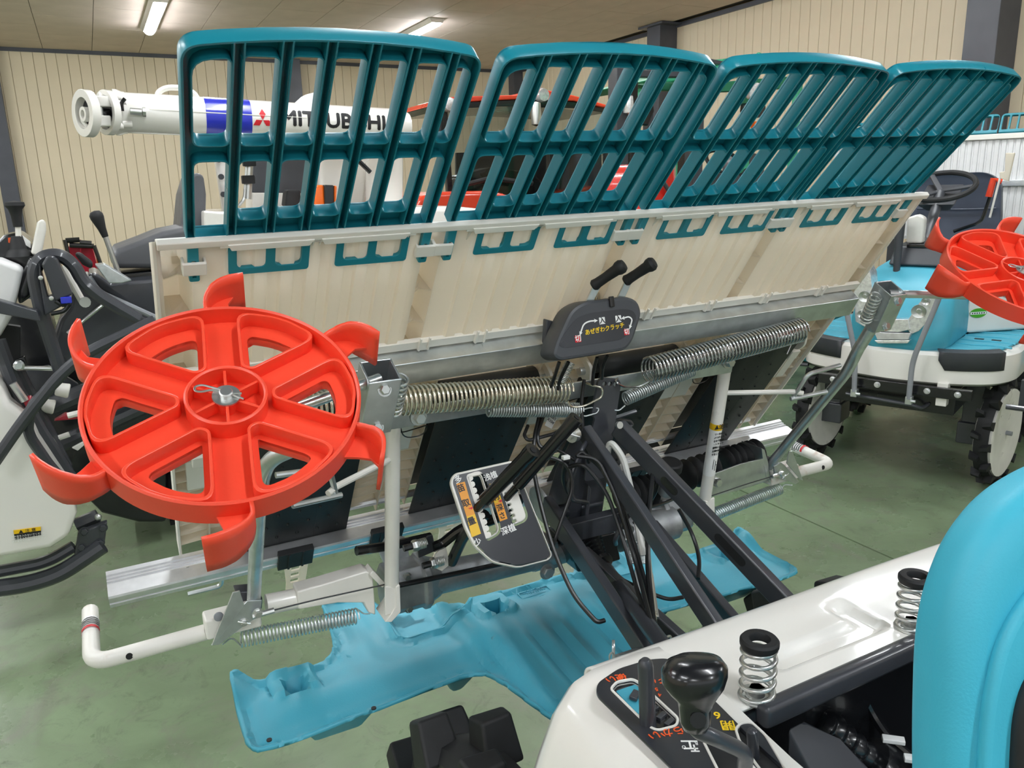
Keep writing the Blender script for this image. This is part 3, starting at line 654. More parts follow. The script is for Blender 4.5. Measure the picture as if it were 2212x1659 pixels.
# ---- bellows, filler neck and zinc channel on the right
def bellows(a, b, r, n):
    a, b = AY(*a), AY(*b); L_ = (b-a).length
    G().lathe([(r*.55, 0)]+[v for k in range(n) for v in ((r*.74, L_*(k+.1)/n), (r*.95, L_*(k+.35)/n), (r, L_*(k+.5)/n), (r*.95, L_*(k+.65)/n), (r*.74, L_*(k+.9)/n))]+[(r*.55, L_)], a, b-a, 20).build('bellows', 'rubber', rt, smooth=50)
bellows((1475, 1028, 1.2), (1545, 1005, 1.2), .033, 4); bellows((1560, 1000, 1.22), (1640, 975, 1.22), .031, 6)
bellows((1336, 1072, 1.2), (1412, 1058, 1.2), .034, 5)
G().prism(poly([(1530, 1028), (1600, 1002), (1650, 990), (1658, 1002), (1664, 1036), (1600, 1058), (1520, 1078), (1514, 1070)], 1.165), (0, .004, 0)).prism(poly([(1645, 968), (1652, 972), (1660, 1000), (1664, 1036), (1656, 1036), (1650, 1004)], 1.165), (0, .06, 0)).build('side_channel', 'galv', rt, bev=.001)
G().hexbolt(AY(1545, 1040, 1.162), (0, -1, 0), .0095, .013).build('channel_bolt', 'bright', rt)
nk = G().tube([AY(1440, 1062, 1.16), AY(1446, 1018, 1.14)], [.018, .016], 14).build('filler_neck', 'cast', rt)
G().lathe([(.0, .018), (.019, .018), (.0225, .015), (.023, .0), (.0, 0)][::-1], AY(1447, 1014, 1.138), (0, -.25, 1), 20).build('filler_cap', 'rubber', nk, bev=.001)
G().tube([AY(445, 985, 1.17), AY(480, 980, 1.17)], .008, 10).build('belt_shaft_end', 'bright', rt)
# ---- rods of the two adjusting levers behind the plate
def rod(pts, r, m='black', name='adjuster_rod', par=None): return G().tube(rpath([AY(*p) for p in pts], .03, 5), r, 10).build(name, m, par or rt)
rod([(1100, 1105, 1.06), (1062, 1125, 1.08), (1000, 1138, 1.1), (955, 1175, 1.12), (935, 1182, 1.12)], .0085)
rod([(1050, 1110, 1.05), (1005, 1150, 1.08), (975, 1215, 1.12)], .009)
G().prism(poly([(925, 1158), (935, 1156), (942, 1190), (905, 1206), (902, 1182)], 1.12), (0, .004, 0)).build('rod_plate', 'dark', rt, bev=.001)
G().prism(poly([(950, 1188), (964, 1182), (972, 1220), (955, 1234), (936, 1226), (940, 1200)], 1.115), (0, .004, 0)).build('rod_plate', 'pipe', rt, bev=.001)
for q in ((890, 1180, 920, 1172), (930, 1218, 958, 1210)):
    a, b = AY(q[0], q[1], 1.115), AY(q[2], q[3], 1.115); d = b-a
    o = G().tube([a-d*.6, b], .0055, 10).build('adjuster_screw', 'black', rt)
    G().coil(a+d*.35, b, .0075, .0013, 6).build('adjuster_spring', 'bright', o, smooth=60)
    G().lathe([(.008, 0), (.0095, .003), (.0095, .009), (.008, .012)], a, d, 6).build('adjuster_nut', 'bright', o)
rod([(770, 1190, 1.16), (850, 1178, 1.17), (930, 1160, 1.18)], .008, 'black', 'shift_rod')
rod([(845, 1268, 1.14), (1000, 1236, 1.15), (1110, 1212, 1.15), (1180, 1196, 1.15)], .0045, 'cable', 'cable')
def area(lp): return sum(lp[i-1][0]*lp[i][1]-lp[i][0]*lp[i-1][1] for i in range(len(lp)))
def grow(lp, d):
    n = len(lp); o2 = []
    for i in range(n):
        t = (V(lp[(i+1) % n])-V(lp[i-1])); t = t.normalized() if t.length > 1e-9 else V((1, 0)); o2.append(V(lp[i])+V((t.y, -t.x))*d)
    return o2
def swell(lp, d): return grow(lp, d if area(lp) > 0 else -d)
# ---- adjusting plate: seedling take-up and planting depth
aT = frame(AY(1085, 1110, .99), (1, -.02, .06), (0, .55, .835))
outl = rpoly(P2(aT, [(970, 1042), (978, 1024), (1103, 996), (1112, 1002), (1192, 1200), (1184, 1211), (1118, 1228), (1062, 1216), (1022, 1180), (1002, 1140)]), .008, 6)
def scale2(lp, k):
    c = sum((V(p) for p in lp), V((0, 0)))/len(lp); return [c+(V(p)-c)*k for p in lp]
def slotloop(tl, tr, br, bl, n):
    tl, tr, br, bl = P2(aT, [tl, tr, br, bl]); q = rpoly([bl, br, tr, tl], [.002, .012, .010, .003], 6)
    teeth = []; d = (bl-tl); w = (tr-tl).normalized(); dep = .0052
    for k in range(n):
        a, b = tl+d*((k+.18)/n), tl+d*((k+.62)/n)
        m_ = (b-a)*.25
        teeth += [a, a+w*dep*.8, a+w*dep+m_, b+w*dep-m_, b+w*dep*.8, b]
    # inner edge runs bl, br, tr, tl, then back down over the teeth
    k0 = len(rpoly([bl, br, tr, tl], [.002, .012, .010, .003], 6))
    return q, q+teeth
s1q, s1 = slotloop((1009, 1030), (1038, 1020), (1080, 1150), (1052, 1166), 10)
s2q, s2 = slotloop((1078, 1042), (1106, 1032), (1138, 1122), (1110, 1134), 8)
ap = plate('adjuster_plate', [outl, s1, s2], aT, .008, 'pipe', rt, .002)
up_ = lambda z: aT @ Matrix.Translation((0, 0, z))
plate('plate_decal', [swell(outl, -.0038), swell(s1q, .0028), swell(s2q, .0028)], up_(.0043), .0006, 'decal', ap)
def strip(pts, m, z=.0048): return plate('plate_strip', [P2(aT, pts)], up_(z), .0006, m, ap)
strip([(984, 1047), (1002, 1042), (1012, 1078), (995, 1083)], 'amber'); strip([(995, 1083), (1012, 1078), (1024, 1112), (1006, 1118)], 'amber')
strip([(1006, 1118), (1024, 1112), (1037, 1154), (1017, 1162)], 'yellow')
strip([(1053, 1048), (1069, 1043), (1082, 1084), (1066, 1090)], 'yellow'); strip([(1066, 1090), (1082, 1084), (1094, 1122), (1078, 1128)], 'amber')
for t_ in ([(1009, 1100), (1019, 1096), (1018, 1102)], [(1073, 1084), (1082, 1080), (1081, 1087)]): strip(t_, 'inkr', .0052)
def put_text(s_, p, size, m, z=.0052, rot=0, b=.0003):
    q = P2(aT, [p])[0]; text(s_, up_(z) @ Matrix.Translation((q.x, q.y, 0)) @ Matrix.Rotation(R(rot), 4, 'Z'), size, m, ap, bold=b)
for s_, p, sz, m in (('多', (988, 1038), .0125, 'inkw'), ('苗', (994, 1057), .0125, 'inkk'), ('取', (1005, 1089), .0125, 'inkk'), ('量', (1017, 1128), .0125, 'inkk'), ('少', (1030, 1173), .0115, 'inkw'), ('浅植', (1058, 1031), .0115, 'inkw'), ('植', (1061, 1054), .011, 'inkk'), ('付', (1070, 1076), .011, 'inkk'), ('深', (1078, 1099), .011, 'inkk'), ('さ', (1083, 1116), .011, 'inkk'), ('深植', (1096, 1146), .0125, 'inkw')):
    put_text(s_, p, sz, m, rot=6)
def lever(lo, hi, r):
    a = aT @ V((*P2(aT, [lo])[0], -.004)); b = AY(*hi); d = (b-a)
    o = G().tube([a, a+d*.18, a+d*.2, a+d*.88, a+d*.93, b], [r*.62, r*.62, r, r, r*1.12, r*1.12], 16).build('adjuster_lever', 'black', rt)
    G().lathe([(r*.5, 0), (r*.5, .0006)], b+d.normalized()*.0002, d, 14).build('lever_bore', 'rubber', o)
lever((1026, 1103), (1152, 972, .915), .0105); lever((1090, 1082), (1246, 902, .93), .0098)
# ---- headland clutch box
kT = frame(AY(1288, 712, .985), (1, 0, .012), (0, .18, .98))
body = rpoly(P2(kT, [(1208, 780), (1192, 768), (1200, 738), (1232, 668), (1262, 650), (1352, 640), (1376, 648), (1386, 676), (1366, 738), (1350, 757)]), [.008, .012, .01, .02, .02, .02, .02, .02, .012, .01], 5)
kb = plate('clutch_box', [body], kT @ Matrix.Translation((0, 0, -.02)), .045, 'dark2', rt, .005)
fr = scale2([V((p.x*.86, p.y*.56+.001)) for p in body], 1); plate('box_face', [fr], kT @ Matrix.Translation((0, 0, .0028)), .0006, 'decal', kb)
G().prism(poly([(1181, 690), (1196, 694), (1206, 732), (1204, 772), (1184, 762), (1178, 740)], 1.03), (0, .012, 0)).build('box_cheek', 'dark2', kb, bev=.002)
q = P2(kT, [(1318, 652)])[0]; G().box(kT @ V((q.x, q.y, .004)), kT.to_3x3() @ V((.004, 0, 0)), kT.to_3x3() @ V((0, .008, 0)), kT.to_3x3() @ V((0, 0, .002))).build('box_notch', 'black', kb, bev=.001)
def ktext(s_, p, size, m, z=.0036, rot=0, b=.0002, sx=1):
    q = P2(kT, [p])[0]; return text(s_, kT @ Matrix.Translation((q.x, q.y, z)) @ Matrix.Rotation(R(rot), 4, 'Z'), size, m, kb, sx=sx, bold=b)
ktext('あぜぎわクラッチ', (1304, 711), .0088, 'inky', rot=9, sx=.94, shear=0) if 0 else ktext('あぜぎわクラッチ', (1304, 711), .0090, 'inky', rot=3)
def ksq(p, s_, m, ch, mc):
    c = P2(kT, [p])[0]; plate('mark_square', [rpoly([c+V((-s_, -s_)), c+V((s_, -s_)), c+V((s_, s_)), c+V((-s_, s_))], .001)], kT @ Matrix.Translation((0, 0, .0034)), .0004, m, kb); ktext(ch, p, s_*2.1, mc, .0039)
ksq((1298, 693), .0052, 'inkw', '入', 'inkk'); ksq((1333, 689), .0052, 'inkw', '入', 'inkk'); ksq((1246, 732), .0052, 'inkr', '切', 'inkw'); ksq((1351, 717), .0048, 'inkr', '切', 'inkw')
def arrow(pts, w_):
    c = rpath([V((*p, 0)) for p in P2(kT, pts)], .02, 6); L1, L2 = [], []
    for i, p in enumerate(c):
        d = (c[min(i+1, len(c)-1)]-c[max(i-1, 0)]).normalized(); n = V((-d.y, d.x, 0)); L1.append(p+n*w_); L2.append(p-n*w_)
    def head(p, q): d = (p-q).normalized(); n = V((-d.y, d.x, 0)); return [p-d*.001+n*w_*2.6, p+d*.0055, p-d*.001-n*w_*2.6]
    lp = L1+head(c[-1], c[-2])+L2[::-1]+head(c[0], c[1])
    plate('arrow', [[(p.x, p.y) for p in lp]], kT @ Matrix.Translation((0, 0, .0034)), .0004, 'inkw', kb)
arrow([(1252, 718), (1258, 700), (1270, 694), (1282, 693)], .0011); arrow([(1345, 687), (1356, 684), (1363, 690), (1359, 704)], .0011)
# clutch levers and grips
for (a, b, c2, d2) in (((1268, 660), (1294, 608), (1281, 618), (1336, 580)), ((1336, 652), (1362, 598), (1350, 608), (1402, 574))):
    p0, p1 = AY(*a, 1.0), AY(*b, .985); lv = G().bar(p0, p1, .012, .004, (0, -1, .3)).build('clutch_lever', 'bright', rt, bev=.001)
    g0, g1 = AY(*c2, .985), AY(*d2, .955); d = g1-g0
    G().lathe([(0, -.002), (.007, 0), (.0088, .003), (.0078, .009), (.0075, d.length*.5), (.0085, d.length*.9), (.0105, d.length), (.0108, d.length*1.12), (.008, d.length*1.22), (0, d.length*1.25)], g0, d, 18).build('lever_grip', 'rubber', lv)
# lever bracket
cb = G().prism(poly([(1213, 642), (1286, 630), (1288, 640), (1222, 652), (1214, 676)], 1.06), (0, .004, 0)).prism(poly([(1214, 652), (1250, 646), (1254, 668), (1214, 680)], 1.045), (0, .003, 0)).prism(poly([(1290, 632), (1334, 626), (1340, 650), (1286, 662)], 1.045), (0, .003, 0)).build('lever_bracket', 'spring', rt, bev=.001)
# ---- cables
def cable(pts, r=.0032, m='cable', name='cable'): return G().tube(rpath([AY(*p) for p in pts], .05, 8), r, 8).build(name, m, rt)
for pts in ([(1208, 782, .99), (1196, 820, 1.0), (1190, 835, 1.02)], [(1228, 782, .99), (1208, 822, 1.01), (1205, 850, 1.04)], [(1290, 772, .99), (1282, 800, 1.0), (1280, 830, 1.04)], [(1312, 768, .99), (1302, 790, 1.0), (1300, 818, 1.03)]):
    cable(pts, .0028)
CB = [
 ([(1165, 900, 1.1), (1155, 940, 1.06), (1150, 1000, 1.04), (1165, 1080, 1.0), (1195, 1190, .95), (1240, 1290, .9), (1290, 1345, .86), (1306, 1340, .86)], .0034),
 ([(1225, 1010, 1.0), (1260, 1000, .98), (1310, 1060, .95), (1345, 1160, .92), (1380, 1290, .85), (1420, 1390, .76)], .0034),
 ([(1245, 985, .98), (1290, 990, .97), (1330, 1070, .94), (1370, 1200, .9), (1415, 1380, .76)], .0034),
 ([(1245, 985, .98), (1255, 975, .98), (1300, 1010, .97), (1340, 1080, .95), (1388, 1230, .88), (1426, 1390, .76)], .0030),
 ([(1425, 1000, .96), (1412, 1010, .96), (1402, 1090, .93), (1398, 1220, .88), (1416, 1390, .76)], .0042),
 ([(1425, 1000, .96), (1420, 1060, .96), (1390, 1100, 1.0), (1370, 1130, 1.02)], .0034),
 ([(1466, 1100, 1.0), (1495, 1150, .98), (1512, 1205, .95), (1508, 1250, .92)], .0036),
 ([(1475, 1290, .9), (1445, 1296, .9), (1400, 1280, .92), (1330, 1245, .98)], .0034),
 ([(1390, 1100, 1.02), (1440, 1085, 1.05), (1460, 1075, 1.08)], .003),
 ([(1190, 1190, .97), (1240, 1050, .99), (1225, 1000, 1.0), (1180, 985, 1.02)], .0030),
 ([(1140, 920, 1.1), (1132, 940, 1.07), (1140, 952, 1.06), (1200, 936, 1.06), (1215, 925, 1.07)], .003),
 ([(1175, 895, 1.1), (1160, 940, 1.06), (1165, 968, 1.05), (1200, 968, 1.04), (1250, 1000, 1.02)], .003),
 ([(1225, 992, 1.0), (1215, 1030, 1.02), (1225, 1060, 1.04), (1238, 1075, 1.04)], .0045),
 ([(1262, 820, 1.06), (1255, 870, 1.05), (1262, 960, 1.03), (1272, 1000, 1.03)], .003),
]
for pts, r in CB: cable(pts, r)
cable([(1318, 1010, .99), (1311, 980, .985), (1318, 952, .98), (1345, 985, .96), (1366, 1070, .94), (1380, 1150, .91), (1390, 1200, .89)], .0052, 'hose', 'grey_cable')
G().box(AY(1222, 988, .99), V((.006, 0, 0)), V((0, .004, 0)), V((0, 0, .003))).build('cable_tie', 'inkw', rt, bev=.001)
# harness between belts and rails
cable([(1170, 1060, 1.2), (1190, 1075, 1.19), (1215, 1068, 1.19)], .004, 'bright', 'adjust_screw')
# part tag
plate('part_tag', [[(-.008, -.014), (.008, -.014), (.008, .014), (-.008, .014)]], frame(AY(1192, 906, 1.08), (.8, 0, -.5), (.45, 0, .85)), .0005, 'inkw', rt)
text('6665\nX104', frame(AY(1192, 906, 1.0785), (.75, 0, -.66), (.66, 0, .75)), .007, 'inkk', rt, 'tag_lettering')
# ---- row markers: red rowing wheels
def wheel(c, n, phase, rr, s=1):
    n = V(n).normalized(); u = n.cross(V((0, 0, 1))).normalized()*-1; T = frame(c, u, n.cross(u)) @ Matrix.Rotation(R(phase), 4, 'Z') @ Matrix.Diagonal((rr/.12, rr/.12, rr/.12, 1))
    T3 = T.to_3x3()
    def sector(a, h, ri, ro, rc):
        P_ = []
        for sgn in (1, -1):
            pass
        f = lambda r, sg: (lambda x, y: (x*math.cos(R(a+sg*30))-y*math.sin(R(a+sg*30)), x*math.sin(R(a+sg*30))+y*math.cos(R(a+sg*30))))(math.sqrt(r*r-h*h), -sg*h)
        p = [f(ri, 1), f(ri, -1), f(ro, -1)]
        a0 = math.degrees(math.atan2(p[2][1], p[2][0])); q = f(ro, 1); a1 = math.degrees(math.atan2(q[1], q[0]))
        if a1 < a0: a1 += 360
        p += arc((0, 0), ro, a0, a1, 10)[4:-4]+[q]
        k = [rc*.5, rc*.5, rc*1.6]+[.03]*3+[rc*1.6]
        return rpoly(p, k, 5)
    holes = [sector(60*k+30, .0235, .048, .098, .016) for k in range(6)]
    wl = plate('marker_wheel', [circ2((0, 0), .118, 72)]+holes+[circ2((0, 0), .006, 12)], T @ Matrix.Translation((0, 0, -.012)), .004, 'red', rt, .0006)
    G().lathe([(.1165, -.016), (.1205, -.016), (.1205, .008), (.1185, .0095), (.1165, .008)], (0, 0, 0), (0, 0, 1), 72, True)
    def lw(name, prof, nn=64):
        g = G().lathe(prof, (0, 0, 0), (0, 0, 1), nn, True); g.v = [T @ p for p in g.v]; return g.build(name, 'red', wl)
    lw('rim', [(.1160, -.017), (.1205, -.018), (.1205, .008), (.1188, .0095), (.1168, .008)], 96)
    lw('hub_ring', [(.0325, -.016), (.0362, -.016), (.0362, .009), (.0344, .010), (.0328, .009)], 48)
    for k in range(6):
        o = sector(60*k+30, .0150, .040, .1165, .020); i_ = sector(60*k+30, .0178, .043, .1135, .018)
        plate('pocket_wall', [o, i_], T @ Matrix.Translation((0, 0, -.003)), .018, 'red', wl, .0008)
        h = holes[k]; c2 = [V(p) for p in h]; big = scale2(h, 1.05)
        plate('pocket_edge', [big, h], T @ Matrix.Translation((0, 0, -.016)), .012, 'red', wl, .0006)
    for k in range(6):
        an = R(60*k); d = V((math.cos(an), math.sin(an), 0)); s_ = V((-d.y, d.x, 0))
        g = G().box(d*.0215, d*.0125, s_*.0013, V((0, 0, .007))); g.v = [T @ (p+V((0, 0, -.001))) for p in g.v]; g.build('hub_web', 'red', wl, bev=.0004)
    lw('hub_boss', [(.0058, -.014), (.0095, -.014), (.0095, .006), (.0058, .006)], 24)
    lw2 = G().lathe([(.0, .006), (.0125, .006), (.0125, .0078), (.006, .0078), (.006, .0125), (.005, .0135), (.0, .0135)], (0, 0, 0), (0, 0, 1), 24); lw2.v = [T @ p for p in lw2.v]
    hw = lw2.build('axle_washer', 'bright', wl)
    g = G(); Rz = Matrix.Rotation(R(-phase+20), 4, 'Z')
    pin = [(-.012, -.006, .0095), (-.002, -.001, .0105), (.004, .004, .0115), (.010, .008, .013), (.018, .009, .013), (.023, .013, .013), (.021, .018, .013), (.014, .018, .012), (.008, .012, .011), (.0, .004, .0105), (-.006, -.006, .0095), (-.011, -.012, .0085)]
    g.tube([T @ Rz @ V((-p[0], p[1]*s, p[2]))*1 for p in rpath(pin, .004, 3)], .0011, 7); g.build('cotter_pin', 'bright', wl)
    # six scoops
    for k in range(6):
        an = R(60*k+3*s); d = V((math.cos(an), math.sin(an), 0)); t = V((d.y, -d.x, 0))*s
        prof = [(.1175, -.006), (.128, -.007), (.138, -.004), (.146, .003), (.151, .012), (.154, .023), (.155, .034)]
        lo = [-.017, -.018, -.021, -.024, -.027, -.028, -.027]; hi = [.008, .009, .013, .017, .019, .020, .020]
        prof3 = rpath([V((a, b, 0)) for a, b in prof], .004, 2); m_ = len(prof3)
        rows = []
        for q in range(5):
            r_ = []
            for i, p in enumerate(prof3):
                f = i/(m_-1)*6; i0 = min(5, int(f)); fr_ = f-i0
                l, h = lo[i0]+(lo[i0+1]-lo[i0])*fr_, hi[i0]+(hi[i0+1]-hi[i0])*fr_
                r_.append(T @ (d*p.x+t*p.y+V((0, 0, l+(h-l)*q/4))))
            rows.append(r_)
        sc_ = G().sheet(rows).build('scoop', 'red', wl, sol=.0034*rr/.12, smooth=60)
        web = [(.1175, .022), (.1175, -.005), (.128, -.006), (.138, -.003), (.146, .004), (.1505, .013), (.1530, .023), (.142, .016), (.130, .018)]
        g = G().prism([T @ (d*a+t*b+V((0, 0, -.012))) for a, b in web], T3 @ V((0, 0, .0035))); g.build('scoop_web', 'red', sc_, bev=.0006)
    return wl
HL, HR = AY(490, 866, .74), AY(2207, 592, .74)
wheel(HL, (-.06, -.56, .83), 28, .1195)
wheel(HR, (-.13, -.485, .866), 5, .1165, 1)
def marker(S, H, bt, bb):
    bt, bb = AY(*bt, .83), AY(*bb, .87); pv = S(AY(548, 1298, 1.185))
    top = bt+(bt-bb).normalized()*.0
    d = (bt-bb).normalized(); sx = V((1, 0, 0)); f = d.cross(sx).normalized()
    g = G()
    # open square channel
    o, i_ = .019, .0165
    def ring(p, r): return [p+sx*r+f*r, p-sx*r+f*r, p-sx*r-f*r, p+sx*r-f*r]
    a, b, c2, e = ring(bb, o), ring(bt, o), ring(bb, i_), ring(bt, i_)
    g.add(a+b+c2+e, [(i, (i+1) % 4, 4+(i+1) % 4, 4+i) for i in range(4)]+[(8+i, 12+i, 12+(i+1) % 4, 8+(i+1) % 4) for i in range(4)]+[(4+i, 4+(i+1) % 4, 12+(i+1) % 4, 12+i) for i in range(4)]+[(i, 8+i, 8+(i+1) % 4, (i+1) % 4) for i in range(4)])
    ab = g.build('marker_arm_box', 'galv', rt, bev=.001)
    arm_end = bb+d*.012
    B1_, B2_ = S(AY(560, 1056, 1.0)), S(AY(576, 993, .975))
    ar = G().tube(rpath([pv, B1_, B2_, arm_end], .03, 8), .0105, 14).build('marker_arm', 'galv', rt)
    G().tube([arm_end-(d*.02), arm_end+d*.0], .013, 12).build('arm_collar', 'galv', ar)
    sgn = -1 if H.x < .6 else 1
    sp0 = bb-sx*sgn*.027+f*.012*0+d*.012; G().coil(sp0, sp0+d*.055, .0085, .0016, 8).build('arm_spring', 'bright', ab, smooth=60)
    for q in (bb+d*.012, bt-d*.012): G().hexbolt(q-f*(o if f.y > 0 else -o), V((0, -1, .2)), .006, .006).build('box_bolt', 'bright', ab)
    # axle rod out to the wheel
    n = V((-.06, -.56, .83)).normalized() if H.x < .6 else V((-.13, -.485, .866)).normalized()
    back = H-n*.035
    G().tube(rpath([bt-d*.012, back.lerp(bt, .15)-n*.01, H-n*.018], .02, 5), .0062, 12).build('marker_axle', 'bright', rt)
    G().coil(H-n*.02, H-n*.045, .009, .0018, 4).build('axle_spring', 'bright', rt, smooth=60)
    # wire stop on the arm and white rod from the post
    Q = (lambda x, y, v: AY(x, y, v)) if H.x > .6 else (lambda x, y, v: (lambda p: V((1.372-p.x, p.y, p.z-.013*(2*p.x-1.372))))(AY(x, y, v)))
    G().tube(rpath([Q(1815, 789, 1.0), Q(1745, 808, 1.01), Q(1715, 856, 1.03), Q(1716, 860, 1.03)], .012, 5), .0042, 10).build('arm_stop_wire', 'galv', ar)
    G().tube([Q(1708, 862, 1.03), Q(1786, 846, 1.01)], .0042, 10).build('arm_stop_wire', 'galv', ar)
    pm = S(AY(849, 872, 1.09)).lerp(S(AY(846, 1305, 1.15)), .25)
    G().tube(rpath([pm, Q(1715, 846, 1.03), Q(1735, 850, 1.02)], .01), .0048, 10).build('post_rod', 'pipe', rt)
marker(lambda p: p, HL, (822, 800), (800, 915))
marker(MX, HR, (1925, 622), (1890, 700))
# ---- levelling floats: one moulded board, relief by height field
import bmesh
ZF = .815
half = [(.686, 1.315), (.63, 1.322), (.575, 1.315), (.555, 1.303), (.53, 1.293), (.425, 1.283), (.408, 1.300), (.398, 1.465), (.385, 1.485), (.33, 1.487), (.308, 1.47), (.292, 1.32), (.275, 1.298), (.235, 1.285), (.15, 1.290), (.13, 1.300), (.112, 1.305), (.104, 1.29), (.104, 1.135), (.112, 1.112), (.16, 1.105), (.25, 1.112), (.47, 1.128), (.505, 1.115), (.523, 1.06), (.540, .98), (.556, .93), (.575, .80), (.60, .74), (.686, .72)]
full = half+[(1.372-x, y) for x, y in half[::-1][1:-1]]
bm = bmesh.new(); vs = [bm.verts.new((x, y, 0)) for x, y in rpoly([V(p) for p in full], .012, 3)]; bm.faces.new(vs)
bmesh.ops.triangulate(bm, faces=bm.faces)
for k in range(131):
    bmesh.ops.bisect_plane(bm, geom=bm.verts[:]+bm.edges[:]+bm.faces[:], plane_co=(.1+k*.009, 0, 0), plane_no=(1, 0, 0), dist=1e-5)
for k in range(88):
    bmesh.ops.bisect_plane(bm, geom=bm.verts[:]+bm.edges[:]+bm.faces[:], plane_co=(0, .72+k*.009, 0), plane_no=(0, 1, 0), dist=1e-5)
bm.verts.ensure_lookup_table()
segs = [(V(full[i]), V(full[(i+1) % len(full)])) for i in range(len(full))]
def dist(p):
    best = 9
    for a, b in segs:
        d = b-a; t = max(0, min(1, (p-a).dot(d)/d.length_squared)); best = min(best, (p-a-d*t).length)
    return best
def sm(a, b, x): t = max(0, min(1, (x-a)/(b-a))); return t*t*(3-2*t)
def gauss(x, c, w_): return math.exp(-((x-c)/w_)**2)
for v in bm.verts:
    x, y = v.co.x, v.co.y; e = dist(V((x, y))); ax = abs(x-.686)
    h = .006*sm(.009, .002, e)-.003*gauss(e, .014, .006)                                   # turned-up edge
    h += .010*sm(.03, .09, e)                                  # crowned middle
    back_ = sm(1.24, 1.30, y)
    if ax > .4 and y > 1.2: h += .028*gauss(ax, .575, .022)*sm(1.22, 1.28, y)      # corner horn
    h += .020*sm(1.26, 1.38, y)*(1-.6*gauss(ax, .335, .028))*sm(.255, .30, ax)*sm(.42, .385, ax)  # tail rises
    if ax < .20: h += .024*sm(1.0, 1.27, y)*sm(.19, .13, ax)+.008*gauss(ax, .165, .012)*sm(1.15, 1.27, y)
    if ax < .17 and y < 1.22: h += .005*math.cos(ax*150)*sm(1.24, 1.14, y)*sm(.0, .04, e)  # flutes
    for px_c, py_c in ((.205, 1.245), (1.167, 1.245), (.60, 1.262)):
        h += .012*sm(.040, .030, abs(x-px_c))*sm(.045, .034, abs(y-py_c-.012))-.030*sm(.024, .016, abs(x-px_c))*sm(.026, .018, abs(y-py_c))
    h -= .04*sm(1.0, .74, y)
    v.co.z = ZF+h
me = bpy.data.meshes.new('float_board'); bmesh.ops.recalc_face_normals(bm, faces=bm.faces); bm.to_mesh(me); bm.free()
fl_ = link('float_board', me, 'blue', rt, 40, sol=.007)
for x0, x1, y0, y1 in ((.19, .31, 1.122, 1.20), (.44, .50, 1.13, 1.2), (1.06, 1.18, 1.122, 1.20), (.60, .77, .80, 1.2), (.87, .93, 1.13, 1.2)):
    G().loft([[V((x0, y0, ZF)), V((x1, y0, ZF)), V((x1, y1, ZF)), V((x0, y1, ZF))], [V((x0+.02, y0+.03, ZF-.045)), V((x1-.02, y0+.03, ZF-.045)), V((x1-.02, y1-.02, ZF-.045)), V((x0+.02, y1-.02, ZF-.045))]]).build('float_hull', 'blue', fl_, bev=.008)
for x, y in ((.202, 1.238), (.602, 1.252), (1.17, 1.238), (.66, 1.262), (.67, 1.22), (.60, 1.285), (.30, 1.106), (.135, 1.112)):
    G().lathe([(.0042, 0), (.0042, .002)], (x, y, ZF-.006 if (x, y) in ((.202, 1.238), (.602, 1.252), (1.17, 1.238)) else ZF+.016), (0, 0, 1), 14).build('float_hole', 'rubber', fl_)
for x in (.172, .192, .59, .572, 1.2, 1.18): G().box((x, 1.288 if x < .3 or x > 1 else 1.303, ZF+.010), V((.0025, 0, 0)), V((0, .007, 0)), V((0, 0, .004))).build('float_nib', 'blue', fl_, bev=.002)
dk = (.70, 1.285, ZF+.029)
plate('moulding_panel', [[(-.035, -.012), (.035, -.012), (.035, .012), (-.035, .012)], [(-.032, -.009), (.032, -.009), (.032, .009), (-.032, .009)]], frame(dk, (1, 0, .0), (0, 1, .05)), .002, 'blue', fl_)
text('PR303 0811\n>PE-HD<', frame((.70, 1.285, ZF+.0335), (-1, 0, 0), (0, -1, 0)), .009, 'blue', fl_, 'moulded_lettering', .0012)
for x, y in ((.66, 1.24), (.705, 1.25)):
    plate('date_dial', [circ2((0, 0), .014, 28), circ2((0, 0), .0125, 28)], frame((x, y, ZF+.031), (1, 0, 0), (0, 1, 0)), .0012, 'blue', fl_)
    g = G().box((x, y, ZF+.031), V((.004, -.004, 0)), V((.0007, .0007, 0)), V((0, 0, .0008)))
    for k in range(12): a = R(30*k); g.box((x+.0105*math.cos(a), y+.0105*math.sin(a), ZF+.031), V((.0009, 0, 0)), V((0, .0009, 0)), V((0, 0, .0008)))
    g.build('dial_marks', 'blue', fl_, smooth=0, kind='stuff')
# ================================================================== the tractor's rear deck (same machine)
ZD = 1.105
def deck_h(x, y):
    h = 0.0
    h += .003*sm(.62, .66, y)          # raised rear lip on the right
    fl = lambda q, w_: sm(w_, w_*.55, abs(q))
    h -= .009*max(fl(y-.585, .018)*sm(.62, .64, x)*sm(.81, .795, x), fl(x-.795, .018)*sm(.567, .58, y)*sm(.645, .625, y))
    return h
rows = []
xs = [.44+.006*i for i in range(123)]
for k in range(8):                       # rolled rear edge
    a = R(90*k/7); rows.append([V((x, .672+.018*math.cos(a)+.004*gauss(x, .95, .2), ZD+deck_h(x, .672)-.018+.018*math.sin(a))) for x in xs])
rows = [[V((x, .69+.004*gauss(x, .95, .2), ZD-.14)) for x in xs]]+rows
for j in range(1, 34):
    y = .672-(.672-.538)*j/33; rows.append([V((x, y+.004*gauss(x, .95, .2)*(1-j/33), ZD+deck_h(x, y))) for x in xs])
dk_ = G().sheet(rows).build('rear_deck', 'white', rt, sol=.004, smooth=50)
